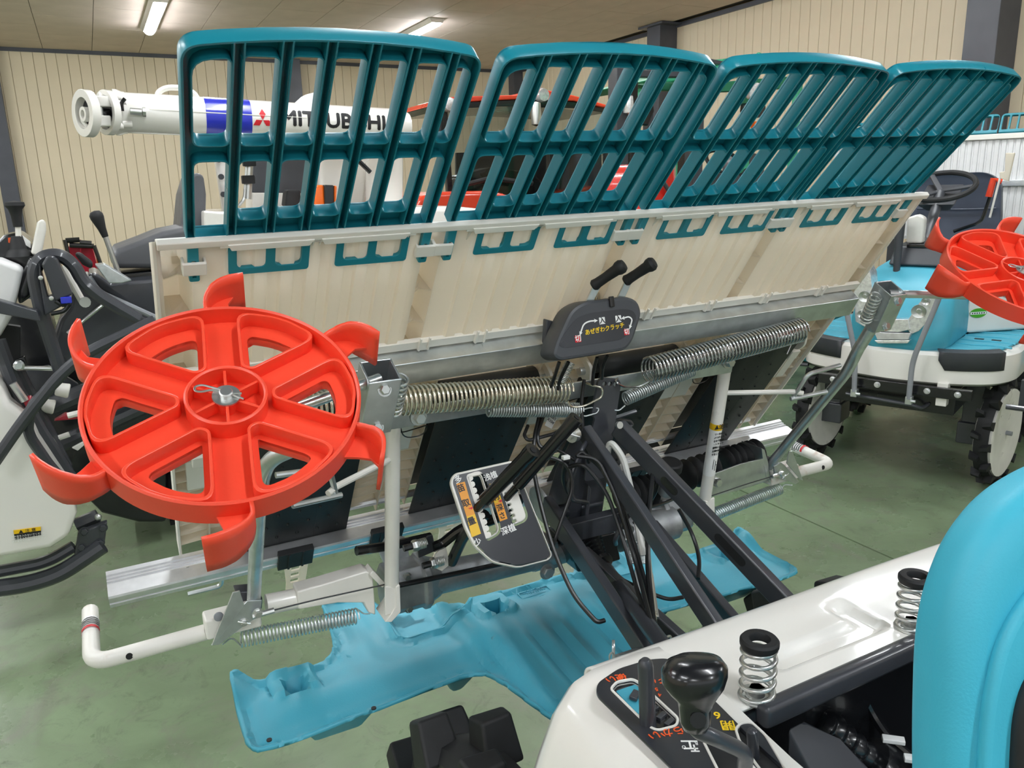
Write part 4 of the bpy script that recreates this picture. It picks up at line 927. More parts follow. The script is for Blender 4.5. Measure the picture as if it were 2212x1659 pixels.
# left fender with the lever console
secs_ = []
def fsec(y):
    e = sm(.66, .40, y); o = .03*e
    return [V((.545-.02*e, y, ZD-.03)), V((.545-.02*e, y, ZD+.004)), V((.50, y, ZD+.008)), V((.44-o*.6, y, ZD+.006)), V((.415-o, y, ZD-.002)), V((.392-o*1.2, y, ZD-.03)), V((.372-o*1.3, y, ZD-.075)), V((.352-o*1.5, y, ZD-.13)), V((.335-o*1.6, y, ZD-.20)), V((.52, y, ZD-.20))]
ys = [.672, .66, .64, .61, .57, .52, .46, .40, .33, .25]
S_ = [fsec(y) for y in ys]
def shrink(s, y, k, dz): return [V((p.x*(1)+(.47-p.x)*k*.25, y, p.z-dz)) for p in s]
S_ = [shrink(fsec(.672), .695, .25, .05), shrink(fsec(.672), .688, .12, .018)]+S_
# sculpted outer skin
fd = G().loft(S_).build('left_fender', 'white', rt, smooth=60)
cT = frame(AZ(1470, 1540, ZD+.011), (1, 0, 0), (0, 1, 0))
dec = rpoly(P2(cT, [(1287, 1502), (1290, 1478), (1335, 1447), (1400, 1427), (1442, 1424), (1474, 1440), (1520, 1492), (1640, 1612), (1760, 1720), (1620, 1800), (1500, 1720), (1448, 1659), (1380, 1592)]), .008, 5)
sl1 = rpoly(P2(cT, [(1322, 1492), (1334, 1478), (1366, 1472), (1380, 1480), (1462, 1556), (1458, 1570), (1420, 1580), (1404, 1572)]), .004, 4)
sl2 = rpoly(P2(cT, [(1592, 1580), (1602, 1568), (1622, 1566), (1650, 1592), (1690, 1660), (1740, 1720), (1700, 1730), (1640, 1660), (1600, 1604)]), .004, 4)
sl3 = rpoly(P2(cT, [(1520, 1600), (1560, 1590), (1640, 1680), (1600, 1720), (1560, 1680)]), .006, 4)
cz = lambda z: cT @ Matrix.Translation((0, 0, z))
con = plate('console_decal', [dec, sl1, sl2, sl3], cz(.0), .004, 'decal', fd, .001)
for sl in (sl1, sl2, sl3):
    s_ = 1 if area(sl) > 0 else -1
    plate('gate_rim', [grow(sl, .0028*s_), sl], cz(.0), .007, 'pipe', con, .0012)
    plate('gate_well', [grow(sl, .0006*s_)], cz(-.003), .0015, 'rubber' if sl is not sl1 else 'black', con)
plate('gate_float_view', [rpoly(P2(cT, [(1330, 1490), (1372, 1476), (1400, 1500), (1402, 1566)]), .002)], cz(-.0018), .0006, 'blue', con)
for k in range(4):
    G().box(AZ(1412+17*k, 1533+14*k, ZD+.0105), V((.006, .002, 0)), V((-.001, .0026, 0)), V((0, 0, .002))).build('gate_tooth', 'dark', con, bev=.0006)
G().box(AZ(1372, 1502, ZD+.013), V((.006, .004, 0)), V((-.002, .004, 0)), V((0, 0, .002))).build('gate_stop', 'dark', con, bev=.0006)
def ctext(s_, p, size, m, rot=180, sx=1, b=.0002):
    q = P2(cT, [p])[0]; text(s_, cz(.0024) @ Matrix.Translation((q.x, q.y, 0)) @ Matrix.Rotation(R(rot), 4, 'Z'), size, m, con, bold=b, sx=sx)
ctext('硬い', (1330, 1468), .0125, 'inko', 168); ctext('やわらかい', (1449, 1588), .0135, 'inko', 168, .9) if 0 else ctext('柔らかい', (1452, 1584), .0130, 'inko', 166)
ctext('ひょうじゅん', (1441, 1475), .0105, 'inko', 152); ctext('6', (1408, 1482), .0075, 'inko', 158); ctext('5', (1418, 1493), .0075, 'inko', 158); ctext('4', (1425, 1505), .0075, 'inko', 158)
ctext('開', (1572, 1570), .016, 'inky', 150); ctext('6', (1549, 1549), .015, 'inky', 150); ctext('エ', (1490, 1612), .019, 'inkw', 150); ctext('T', (1500, 1620), .014, 'inkw', 150); ctext('R', (1504, 1610), .006, 'inkw', 150, b=0); ctext('U', (1477, 1618), .006, 'inkw', 150, b=0)
def post(lo, hi, z, dz, r, name, m='dark'):
    a = AZ(*lo, z); b = on(hi[0], hi[1], a, V((0, 1, 0)))
    d = b-a; L_ = d.length; o = G().lathe([(r*1.1, -.04), (r*1.1, 0), (r, L_*.9), (r*.9, L_*.96), (r*.5, L_), (0, L_*1.005)], a, d, 14).build(name, m, rt); return o
post((1400, 1575), (1394, 1424), ZD+.005, 0, .0078, 'sensitivity_lever'); post((1630, 1650), (1624, 1576), ZD, 0, .0052, 'stub_lever')
# shift lever with its knob
k0 = CAM+ray(1502, 1470)*.60
def kn(p): return p
u_, v_ = RT, UP
sec_k = []
for (t, rx, ry, ox) in ((-.040, .009, .009, .0005), (-.034, .0115, .011, .0005), (-.022, .0122, .0115, 0), (-.016, .014, .013, 0), (-.010, .0185, .016, -.0015), (-.002, .0235, .019, -.002), (.006, .0245, .020, -.001), (.013, .0225, .018, .001), (.0175, .017, .0135, .003), (.0192, .009, .007, .004)):
    ax = (V((.1, .12, 1)).normalized()); uu = (RT-ax*RT.dot(ax)).normalized(); ww = ax.cross(uu)
    sec_k.append([k0+ax*t*.95+uu*(ox+rx*math.copysign(abs(math.cos(2*math.pi*j/24))**.8, math.cos(2*math.pi*j/24)))+ww*ry*math.copysign(abs(math.sin(2*math.pi*j/24))**.8, math.sin(2*math.pi*j/24)) for j in range(24)])
kb_ = G().loft(sec_k).build('shift_knob', 'black', rt, smooth=70)
ax = (V((.1, .12, 1)).normalized()); n0 = k0-ax*.036
G().tube(rpath([n0+ax*.01, n0-ax*.003, CAM+ray(1540, 1592)*.605, CAM+ray(1612, 1625)*.62, CAM+ray(1604, 1700)*.66, CAM+ray(1590, 1800)*.72], .012, 5), .0062, 12).build('shift_rod', 'dark', rt)
G().lathe([(.0062, 0), (.0062, .001)], k0-ax*.026-FW*.0118, -FW, 14).build('knob_recess', 'rubber', kb_)
# ---- engine bay and frame
a, b = AZ(1642, 1548, ZD-.004), AZ(2040, 1362, ZD-.004)
G().bar(a, b+V((.2, 0, 0)), .02, .026).build('seat_frame', 'dark', rt, bev=.006)
G().abox(.46, 1.1, .60, .607, .55, ZD-.02).build('bay_wall', 'black', rt, smooth=0)
G().abox(.44, 1.1, .05, .60, .70, .71).build('bay_floor', 'black', rt, smooth=0)
G().abox(.50, 1.1, .545, .60, ZD-.03, ZD-.012).build('bay_lip', 'dark', rt, bev=.004)
G().abox(.98, 1.1, .0, .60, .70, 1.09).build('bay_side', 'dark', rt, bev=.01)
G().abox(.452, .460, .05, .60, .70, ZD-.03).build('bay_side', 'dark', rt, smooth=0)
bt_ = [AZ(1700, 1572, 1.05), AZ(1738, 1555, 1.05), AZ(1812, 1592, 1.0), AZ(1880, 1659, .98), AZ(1940, 1760, .95), AZ(1800, 1760, .95)]
G().prism(bt_, (0, 0, -.03)).build('bay_bracket', 'dark', rt, bev=.004)
c0_, c1_ = AZ(1765, 1552, .98), AZ(1880, 1640, .92); L_ = (c1_-c0_).length
G().lathe([(.012, 0)]+[v for k in range(5) for v in ((.016, L_*(k+.1)/5), (.0225-.001*k, L_*(k+.5)/5), (.016, L_*(k+.9)/5))]+[(.03, L_*1.0), (.034, L_*1.1), (.034, L_*1.3)], c0_, c1_-c0_, 18).build('intake_boot', 'black', rt, smooth=50)
pp = rpath([AZ(1862, 1500, .98), AZ(1885, 1545, .95), AZ(1915, 1590, .93), AZ(1985, 1650, .9)], .05, 10)
G().tube(pp, .006, 8).build('loom_conduit', 'black', rt)
for q in ((1930, 1598), (1978, 1640)): G().box(AZ(*q, .945), V((.010, -.009, 0)), V((.004, .004, 0)), V((0, 0, .003))).build('loom_tag', 'inkw', rt, bev=.001)
# ---- seat springs
def seat_spring(px, top, py):
    b = AZ(px, py, ZD+.002); R_ = .0175
    o = G().coil(b, b+V((0, 0, .062)), R_, .0026, 4.6, 8, 24).build('seat_spring', 'bright', rt, smooth=60)
    G().tube([b+V((R_*math.cos(a), R_*math.sin(a), .0015)) for a in [2*math.pi*k/24 for k in range(24)]], .0026, 8, True).build('spring_end', 'bright', o)
    G().lathe([(.0105, .062), (.0195, .062), (.0205, .0645), (.0205, .069), (.0185, .0715), (.0115, .0715), (.0105, .070)], b, (0, 0, 1), 32, True).build('spring_cap', 'rubber', o)
    G().lathe([(.012, 0), (.012, .003), (.009, .004), (.0085, .012), (.0, .012)], b, (0, 0, 1), 18).build('spring_seat', 'bright', o)
    G().lathe([(.0085, .004), (.0085, .012), (.0, .012)], b, (0, 0, 1), 6).build('spring_bolt', 'galv', o)
seat_spring(1634, 0, 1506); seat_spring(1968, 0, 1356)
# ---- folded seat at the right edge of the view
SD = .55
sT = frame(CAM+ray(2000, 1400)*SD, RT, UP)
so = rpoly(P2(sT, [(1952, 2000), (1946, 1560), (1950, 1400), (1957, 1322), (1974, 1246), (2012, 1150), (2074, 1070), (2140, 1020), (2255, 968), (2420, 935), (2600, 930), (2600, 2000)]), .06, 8)
st_ = plate('seat_shell', [so], sT @ Matrix.Translation((0, 0, .028)), .06, 'seat', rt, .022, 80, 5)
sU = frame(CAM+ray(2000, 1400)*(SD-.06), RT, UP)
si = rpoly(P2(sU, [(2110, 2000), (2112, 1640), (2124, 1500), (2150, 1390), (2190, 1310), (2260, 1230), (2420, 1180), (2600, 1180), (2600, 2000)]), .05, 6)
plate('seat_rim', [si], sU, .012, 'seat', st_, .005, 80, 3)
sc2_ = rpoly(P2(sU, [(2164, 2000), (2166, 1640), (2172, 1540), (2190, 1470), (2230, 1410), (2600, 1360), (2600, 2000)]), .012, 4)
plate('seat_cushion', [sc2_], sU @ Matrix.Translation((0, 0, .006)), .02, 'rubber', st_, .008, 80, 3)
# ---- rear wheels: only their lugs show
def lug_wheel(x, y, z, r, w_, n, s):
    o = V((x, y, z)); ax = V((1, 0, 0))
    wl = G().lathe([(r*.80, -w_*.30), (r*.86, -w_*.36), (r*.90, -w_*.26), (r*.91, 0), (r*.90, w_*.26), (r*.86, w_*.36), (r*.80, w_*.30)], o, ax, 48, True).build('rear_wheel', 'rubber', rt)
    for k in range(n):
        a = 2*math.pi*(k+.35)/n; d = V((0, math.cos(a), math.sin(a))); t = V((0, -math.sin(a), math.cos(a)))
        for sd in (-1, 1):
            da = sd*.5*2*math.pi/n/2; d2 = V((0, math.cos(a+da), math.sin(a+da))); t2 = V((0, -math.sin(a+da), math.cos(a+da)))
            c = o+d2*r*.885+ax*sd*w_*.26
            q0 = [c-t2*.038-ax*w_*.27-d2*.02, c+t2*.038-ax*w_*.27-d2*.02, c+t2*.03+ax*w_*.27-d2*.02, c-t2*.03+ax*w_*.27-d2*.02]
            top = o+d2*r+ax*sd*w_*.26
            q1 = [top-t2*.022-ax*w_*.24, top+t2*.026-ax*w_*.22, top+t2*.020+ax*w_*.22, top-t2*.016+ax*w_*.24]
            G().loft([q0, q1]).build('tyre_lug', 'rubber', wl, bev=.006)
    G().lathe([(.0, -.02), (r*.3, -.03), (r*.62, -.02), (r*.8, -w_*.3), (r*.8, w_*.3), (r*.62, .02), (r*.3, .03), (0, .02)], o, ax, 32).build('wheel_disc', 'pipe', wl)
lug_wheel(.40, .80, .452, .452, .12, 13, 1); lug_wheel(1.13, .80, .465, .465, .12, 13, -1)
# chassis under the deck, out of sight from above but carrying the wheels
G().abox(.60, .80, -1.2, .62, .42, .70).build('chassis', 'dark', rt, bev=.02)
G().tube([V((.40, .8, .452)), V((1.13, .8, .465))], .04, 16).build('rear_axle', 'dark', rt)
G().abox(.52, 1.1, -.9, -.02, .66, .74).build('step_board', 'blue', rt, bev=.02)
for x in (.36, 1.04):
    G().lathe([(.22, -.03), (.30, -.045), (.32, -.03), (.32, .03), (.30, .045), (.22, .03)], (x, -.55, .32), (1, 0, 0), 32, True).build('front_wheel', 'rubber', rt)
    G().lathe([(.0, -.02), (.22, -.028), (.22, .028), (0, .02)], (x, -.55, .32), (1, 0, 0), 32).build('front_wheel_disc', 'pipe', rt)
G().tube([V((.36, -.55, .32)), V((1.04, -.55, .32))], .035, 12).build('front_axle', 'dark', rt)
# ================================================================== second transplanter, nose towards us on the right
LOCAL[0] = True
ANG = R(-66.7); OT = V((3.99, 2.88, 0))
t2 = thing('rice_transplanter', 'turquoise and white rice transplanter parked nose-on at the right, with grey guard pipes', 'transplanter', OT, ANG)
W2 = t2.matrix_basis.copy(); W2i = W2.inverted(); N2 = W2.to_3x3() @ V((0, 1, 0))
def LP(x, y, yl): return W2i @ on(x, y, W2 @ V((0, yl, 0)), N2)
def L(*q): return [LP(x, y, q[-1]) for x, y in q[:-1]]
def ring(pl, z, k=1.0, c=(.03, .1)): return [V((c[0]+(x-c[0])*k, c[1]+(y-c[1])*k, z)) for x, y in pl]
plan = [(p.x, p.y) for p in rpoly([V(q) for q in ((-.50, .75), (-.52, -.10), (-.47, -.28), (-.25, -.38), (.05, -.44), (.33, -.40), (.50, -.30), (.57, -.14), (.60, .75))], .08, 5)]
G().loft([ring(plan, .60, .95), ring(plan, .615, .985), ring(plan, .70, 1.0), ring(plan, .755, .995), ring(plan, .772, .96), ring(plan, .775, .6)]).build('deck_bumper', 'white', t2, smooth=40)
def mat_(pts, name, m, z0=.775, h=.012, bev=.004): return G().prism([V((x, y, z0)) for x, y in pts], (0, 0, h)).build(name, m, t2, bev=bev)
ml = mat_([(-.47, .5), (-.48, -.08), (-.44, -.22), (-.28, -.30), (-.22, -.28), (-.21, .5)], 'step_mat', 'blue')
mr = mat_([(.30, .6), (.27, -.1), (.22, -.33), (.40, -.31), (.50, -.2), (.54, .05), (.55, .6)], 'step_mat', 'blue')
for y in (-.18, -.06, .08, .22, .36): G().tube(rpath([V((.28, y, .787)), V((.36, y-.015, .789)), V((.44, y+.012, .789)), V((.535, y, .787))], .05), .006, 6).build('mat_rib', 'blue', mr)
for y in (-.12, .02, .18): G().tube([V((-.46, y, .787)), V((-.23, y, .787))], .006, 6).build('mat_rib', 'blue', ml)
for x in (.36, .44): G().box((x, -.0, .788), V((.022, 0, 0)), V((0, .012, 0)), V((0, 0, .0015))).build('mat_slot', 'rubber', mr)
# charcoal corner guards wrapped on the bumper
def wrap(i0, i1, z0, z1, name, tuck):
    pts = [p for p in plan if i0 <= p[0] <= i1 and p[1] < .0]
    q = ring(pts, 0, 1.006)
    lo = [V((p.x, p.y, z0+(tuck if i == 0 else 0))) for i, p in enumerate(q)]; hi = [V((p.x, p.y, z1)) for p in q]; tp = [V((.03+(p.x-.03)*.93, .1+(p.y-.1)*.93, z1+.01)) for p in q]
    G().sheet([lo, hi, tp]).build(name, 'dark2', t2, sol=.006)
wrap(.24, .53, .685, .776, 'corner_guard', .05); wrap(-.50, -.22, .685, .776, 'corner_guard', 0)
def hsec(z, x0, x1, y0, y1, r): return [V((p.x, p.y, z)) for p in rpoly([V((x0, y1)), V((x0, y0+.08)), V((x0+.10, y0)), V((x1-.10, y0)), V((x1, y0+.08)), V((x1, y1))], r, 4)]
hood = G().loft([hsec(.77, -.19, .265, -.40, .38, .05), hsec(.80, -.21, .28, -.42, .38, .05), hsec(.90, -.22, .28, -.40, .38, .05), hsec(1.0, -.215, .265, -.34, .38, .05), hsec(1.09, -.20, .24, -.24, .38, .05), hsec(1.15, -.18, .21, -.12, .38, .05), hsec(1.18, -.15, .21, 0, .36, .05)]).build('hood', 'blue', t2, smooth=50)
# headlamp band
def patch(pts, yl, m, name, dep=.02, par=None, bev=.003): return G().prism([LP(x, y, yl) for x, y in pts], (0, dep, 0)).build(name, m, par or t2, bev=bev)
lampL = patch([(1848, 695), (1843, 640), (1852, 595), (1868, 565), (1880, 590), (1886, 640), (1884, 690), (1878, 712)], -.435, 'lens', 'headlamp', .12)
lampR = patch([(1960, 712), (1962, 690), (1985, 655), (2012, 628), (2020, 650), (2008, 690), (1985, 715), (1968, 722)], -.435, 'lens', 'headlamp', .12)
patch([(1878, 690), (1895, 700), (1912, 690), (1940, 690), (1962, 690), (1966, 712), (1940, 718), (1900, 716), (1880, 708)], -.445, 'lens', 'lamp_strip', .08)
patch([(1912, 678), (1930, 676), (1932, 695), (1914, 698)], -.452, 'orange', 'indicator', .04)
patch([(1885, 712), (1905, 718), (1968, 720), (1962, 734), (1895, 734)], -.45, 'alu', 'badge_strip', .06)
patch([(1888, 735), (1966, 735), (1960, 742), (1896, 742)], -.452, 'lens', 'strip_edge', .06)
for x, y, r in ((1985, 672, .035), (1868, 640, .03), (1862, 678, .022), (2000, 650, .02)): G().lathe([(0, -.006), (r*.3, -.006), (r*.4, .0), (r*.9, -.006), (r, -.008), (r, .0)], LP(x, y, -.437), (-.1, 1, .2), 20).build('lamp_reflector', 'bright', t2)
# guard pipes
G().tube(rpath(L((1812, 610), (1824, 650), (1848, 768), (1845, 846), -.50), .06), .0135, 12).build('guard_pipe', 'grey', t2)
G().tube(rpath(L((2056, 560), (2030, 640), (1971, 780), (1963, 862), -.50), .06), .0135, 12).build('guard_pipe', 'grey', t2)
for q in ((1846, 848), (1964, 864)): G().box(LP(*q, -.49), V((.016, 0, 0)), V((0, .02, 0)), V((0, 0, .02))).tube([LP(*q, -.49)+V((.01, -.02, 0)), LP(*q, -.49)+V((.035, -.02, 0))], .008, 8).build('pipe_foot', 'galv', t2, bev=.002)
# nose frame, front axle, gear legs
g = G().abox(-.33, .42, -.44, -.40, .545, .60); g.build('nose_beam', 'black', t2, bev=.004)
for x in (-.25, -.02, .22, .36): G().hexbolt((x, -.44, .575), (0, -1, 0), .012, .012).build('beam_bolt', 'alu', t2)
G().tube(rpath([V((-.18, -.42, .50)), V((.16, -.44, .49)), V((.2, -.40, .47)), V((.22, -.36, .49))], .02), .010, 10).build('tie_rod', 'dark', t2)
G().abox(-.30, .34, -.36, .9, .44, .56).build('chassis', 'black', t2, bev=.01)
G().abox(.26, .31, -.42, -.36, .50, .62).build('white_bracket', 'pipe', t2, bev=.003)
for x in (-.36, .38): G().loft([[V((x+a*.05, b*.07, z)) for a, b in ((-1, -1), (1, -1), (1, 1), (-1, 1))] for z in (.56, .34)]+[[V((x+a*.065, b*.085, z)) for a, b in ((-1, -1), (1, -1), (1, 1), (-1, 1))] for z in (.34, .22)]).build('gear_leg', 'dark', t2, bev=.01)
G().tube(rpath([V((.55, -.25, .50)), V((.70, -.25, .50)), V((.74, -.1, .52))], .03), .014, 10).abox(.60, .66, -.24, -.2, .5, .64).build('side_step_bar', 'dark', t2)
G().tube([V((-.75, -.1, .55)), V((-.5, -.1, .56))], .012, 8).build('side_step_bar', 'dark', t2)
def wheel2(x, y, r, w_, n, steer=0, name='wheel'):
    A = Matrix.Translation((x, y, r)) @ Matrix.Rotation(R(steer), 4, 'Z'); A3 = A.to_3x3(); o = A @ V((0, 0, 0)); ax = A3 @ V((1, 0, 0))
    wl = G().lathe([(r*.80, -w_*.3), (r*.88, -w_*.35), (r*.90, 0), (r*.88, w_*.35), (r*.80, w_*.3)], o, ax, 40, True).build('tyre', 'rubber', t2)
    for k in range(n):
        for sd in (-1, 1):
            a = 2*math.pi*(k+(.25 if sd > 0 else -.25))/n; d = V((0, math.cos(a), math.sin(a))); t = V((0, -math.sin(a), math.cos(a)))
            q0 = [A @ (d*r*.86+V((sd*w_*.02, 0, 0))-t*.012), A @ (d*r*.86+V((sd*w_*.5, 0, 0))-t*.028), A @ (d*r*.86+V((sd*w_*.5, 0, 0))+t*.02), A @ (d*r*.86+V((sd*w_*.02, 0, 0))+t*.02)]
            q1 = [A @ (d*r+V((sd*w_*.04, 0, 0))-t*.008), A @ (d*r+V((sd*w_*.42, 0, 0))-t*.02), A @ (d*r+V((sd*w_*.42, 0, 0))-t*.0), A @ (d*r+V((sd*w_*.04, 0, 0))+t*.010)]
            G().loft([q0, q1]).build('tyre_lug', 'rubber', wl, smooth=0)
    G().lathe([(0, -w_*.38), (r*.12, -w_*.4), (r*.55, -w_*.36), (r*.72, -w_*.44), (r*.815, -w_*.42), (r*.815, w_*.42), (r*.72, w_*.44), (r*.55, w_*.36), (r*.12, w_*.4), (0, w_*.38)], o, ax, 36).build('wheel_disc', 'pipe', wl)
    G().lathe([(.012, 0), (.012, .03), (0, .03)], A @ V((w_*.38, 0, 0)), ax, 10).build('wheel_nut', 'grey', wl)
wheel2(.50, 0, .295, .10, 14, -9); wheel2(-.43, 0, .295, .10, 14, -9)
wheel2(.52, 1.05, .40, .11, 14); wheel2(-.5, 1.05, .40, .11, 14)
# body side, green oval sticker
G().prism([V((.27, .10, .79)), V((.60, .5, .79)), V((.60, .9, .79)), V((.27, .9, .79))], (0, 0, .30)).build('side_cowl', 'white', t2, bev=.02)
cn = V((.4, -.33, 0)).normalized(); co = W2i @ on(2112, 676, W2 @ V((.435, .30, .9)), W2.to_3x3() @ cn)
LT2 = frame(co+cn*.004, V((.64, .77, 0)), (0, 0, 1))
st2 = plate('oval_sticker', [[(.052*math.cos(q), .026*math.sin(q)) for q in [2*math.pi*k/28 for k in range(28)]]], LT2, .003, 'green2', t2)
plate('sticker_band', [[(-.051, -.007), (.047, -.007), (.047, .007), (-.051, .007)]], LT2 @ Matrix.Translation((0, 0, .002)), .001, 'inkw', st2)
gg = G()
for k in range(6): gg.box(LT2 @ V((-.038+.0145*k, 0, .0028)), LT2.to_3x3() @ V((.0042, 0, 0)), LT2.to_3x3() @ V((0, .0035, 0)), LT2.to_3x3() @ V((0, 0, .0003)))
gg.build('sticker_print', 'decal', st2, smooth=0, kind='stuff')
# dashboard, steering wheel, levers
G().loft([[V((a*.14+.03, .06+b*.14, 1.17)) for a, b in ((-1, -1), (1, -1), (1, 1), (-1, 1))], [V((a*.12+.03, .08+b*.12, 1.27)) for a, b in ((-1, -1), (1, -1), (1, 1), (-1, 1))], [V((a*.05+.03, .14+b*.05, 1.31)) for a, b in ((-1, -1), (1, -1), (1, 1), (-1, 1))]]).build('dashboard', 'dark2', t2, bev=.012)
G().abox(-.03, .08, -.05, .06, 1.265, 1.285).build('key_panel', 'black', t2, bev=.004)
sc0 = LP(2032, 402, .35); G().tube([V((.03, .12, 1.29)), sc0-V((0, .0, .04))], .028, 12).build('steering_column', 'dark2', t2)
sn = V((0, -.42, .9)).normalized(); su, sv = ortho(sn)
sw = G().tube([sc0+(su*math.cos(a)+sv*math.sin(a))*.175 for a in [2*math.pi*k/40 for k in range(40)]], .0155, 10, True).build('steering_wheel', 'rubber', t2)
for k in range(3): a = 2*math.pi*k/3+.5; G().bar(sc0-sn*.03, sc0+(su*math.cos(a)+sv*math.sin(a))*.17, .03, .014, sn).build('wheel_spoke', 'dark2', sw, bev=.004)
G().loft([[sc0-sn*.05+su*a*.13+sv*b*.10 for a, b in ((-1, -1), (1, -1), (1, 1), (-1, 1))], [sc0-sn*.12+su*a*.07+sv*b*.06 for a, b in ((-1, -1), (1, -1), (1, 1), (-1, 1))]]).build('wheel_cowl', 'dark2', t2, bev=.01)
G().tube(L((1934, 618), (1940, 540), (1945, 468), -.12), [.016, .021, .030], 12).build('drive_lever', 'dark2', t2)
G().loft([[LP(x, y, .0)+V((0, dy, 0)) for x, y in ((1960, 525), (1995, 525), (2000, 470), (1985, 462), (1962, 470))] for dy in (-.03, .04)]).build('lever_knob', 'pipe', t2, bev=.012)
G().tube(L((1975, 560), (1978, 520), .0), .012, 8).build('knob_stem', 'dark2', t2)
G().tube(rpath(L((2060, 500), (2120, 480), (2140, 420), .6), .04), .010, 8).build('side_lever', 'black', t2)
G().tube(L((2136, 425), (2146, 388), .6)+[LP(2162, 392, .62)], .019, 10).build('lever_handle', 'cab', t2)
G().tube(L((2160, 385), (2138, 470), .55), .006, 8).build('antenna_rod', 'pipe', t2)
# seat
def ssec(y, zc, w_, h): return [V((w_*math.cos(a), y, zc+h*math.sin(a))) for a in [0]]
sb = rpoly([V((-.22, 1.12)), V((.24, 1.12)), V((.275, 1.35)), V((.245, 1.60)), V((.16, 1.655)), V((-.14, 1.655)), V((-.22, 1.60)), V((-.25, 1.35))], .06, 5)
seat2 = G().loft([[V((.02+(p.x-.02)*k, y-.18*(1.66-p.y)*.6, 1.38+(p.y-1.38)*k)) for p in sb] for y, k in ((.90, .90), (.885, 1.0), (.96, 1.0), (.99, .92))]).build('seat_back', 'navy', t2, smooth=40)
for z in (1.24, 1.44): G().tube(rpath([V((-.2, .885-.18*(1.66-z)*.6, z)), V((.02, .88-.18*(1.66-z)*.6, z-.008)), V((.24, .885-.18*(1.66-z)*.6, z))], .1), .006, 6).build('seat_seam', 'navy', seat2)
G().loft([[V((.02+a*.24, .62+b*.2, z)) for a, b in ((-1, -1), (1, -1), (1, 1), (-1, 1))] for z in (1.0, 1.12)]).build('seat_cushion', 'navy', t2, bev=.035)
G().abox(-.2, .26, .4, .9, .78, 1.0).build('seat_base', 'dark2', t2, bev=.03)
# its own planting unit behind the seat
g = G()
for k in range(52): g.prism([V((-.95+.04*k, 1.52, 1.22)), V((-.95+.04*k+.032, 1.52, 1.22)), V((-.95+.04*k+.028, 1.508, 1.22)), V((-.95+.04*k+.004, 1.508, 1.22))], (0, 0, .64))
pb = G().abox(-.95, 1.12, 1.52, 1.535, 1.2, 1.88).build('seedling_platform', 'cloth', t2, smooth=0)
g.build('platform_ribs', 'cloth', pb, smooth=0, kind='stuff')
G().abox(-.96, 1.13, 1.49, 1.53, 1.865, 1.90).build('platform_ledge', 'lip', pb, bev=.004); G().abox(-.96, 1.13, 1.48, 1.53, 1.56, 1.60).build('platform_bar', 'galv', pb, bev=.003)
for i in range(6):
    x0 = -.93+.345*i
    T_ = frame((x0, 1.52, 1.905), (1, 0, 0), (0, .5, .86))
    cells = [rpoly([(a, .02), (a+.036, .02), (a+.036, .125), (a, .125)], .008) for a in [.012+.0475*k for k in range(7)]]
    plate('seedling_rack', [rpoly([(0, 0), (.335, 0), (.335, .14), (0, .14)], [0, 0, .03, .03])]+cells, T_, .02, 'rackf', t2, .002)
for x in (-.5, .5): G().abox(x-.03, x+.03, 1.54, 1.6, .5, 1.8).build('unit_frame', 'dark', t2, bev=.005)
G().abox(-.9, 1.05, 1.45, 1.75, .36, .44).build('unit_float', 'blue', t2, bev=.02); G().abox(-.05, .1, .9, 1.6, .5, .6).build('unit_link', 'dark', t2, bev=.01)
# spare seedling rack at its right side
for dx, y in ((0, .35), (.0, .62)):
    G().tube(rpath([V((.72, y, .5)), V((.70, y, 1.0)), V((.66, y+.02, 1.25)), V((.74, y+.06, 1.50)), V((.80, y+.08, 1.75))], .12, 5), .026, 8).build('spare_rack_frame', 'rackf', t2)
for z in (1.05, 1.25, 1.5, 1.7):
    for kk in range(1): G().abox(.66, 1.05, .36, .66, z, z+.012).build('spare_rack_tray', 'rackf', t2, bev=.004)
    G().tube([V((.7, .34, z+.06)), V((1.05, .34, z+.06))], .006, 6).build('tray_rail', 'galv', t2)
G().abox(.70, .80, .30, .36, 1.12, 1.2).build('tray_bracket', 'lip', t2, bev=.01)
G().prism(L((2172, 330), (2192, 330), (2178, 392), (2160, 385), (2158, 372), (2170, 370), .4), (0, .03, 0)).build('rack_hook', 'cream', t2, bev=.004)
LOCAL[0] = False
# ================================================================== combine harvester on the left, behind the planting unit
ch_ = thing('combine_harvester', 'white combine harvester with raised unloading tube and grey operator seat at the left', 'harvester', (.5, 4.6, 0))
def part(name, m, g, par=None, **k): return g.build(name, m, par or ch_, **k)
def P(pts, y): return [AY(a, b, y) for a, b in pts]
def pr(name, m, pts, y, dep, par=None, bev=.004, **k): return part(name, m, G().prism(P(pts, y), (0, dep, 0)), par, bev=bev, **k)
def tb(name, m, pts, r, y=None, rad=.05, n=10, par=None):
    q = [AY(*(p if len(p) == 3 else (*p, y))) for p in pts]; return part(name, m, G().tube(rpath(q, rad, 6), r, n), par)
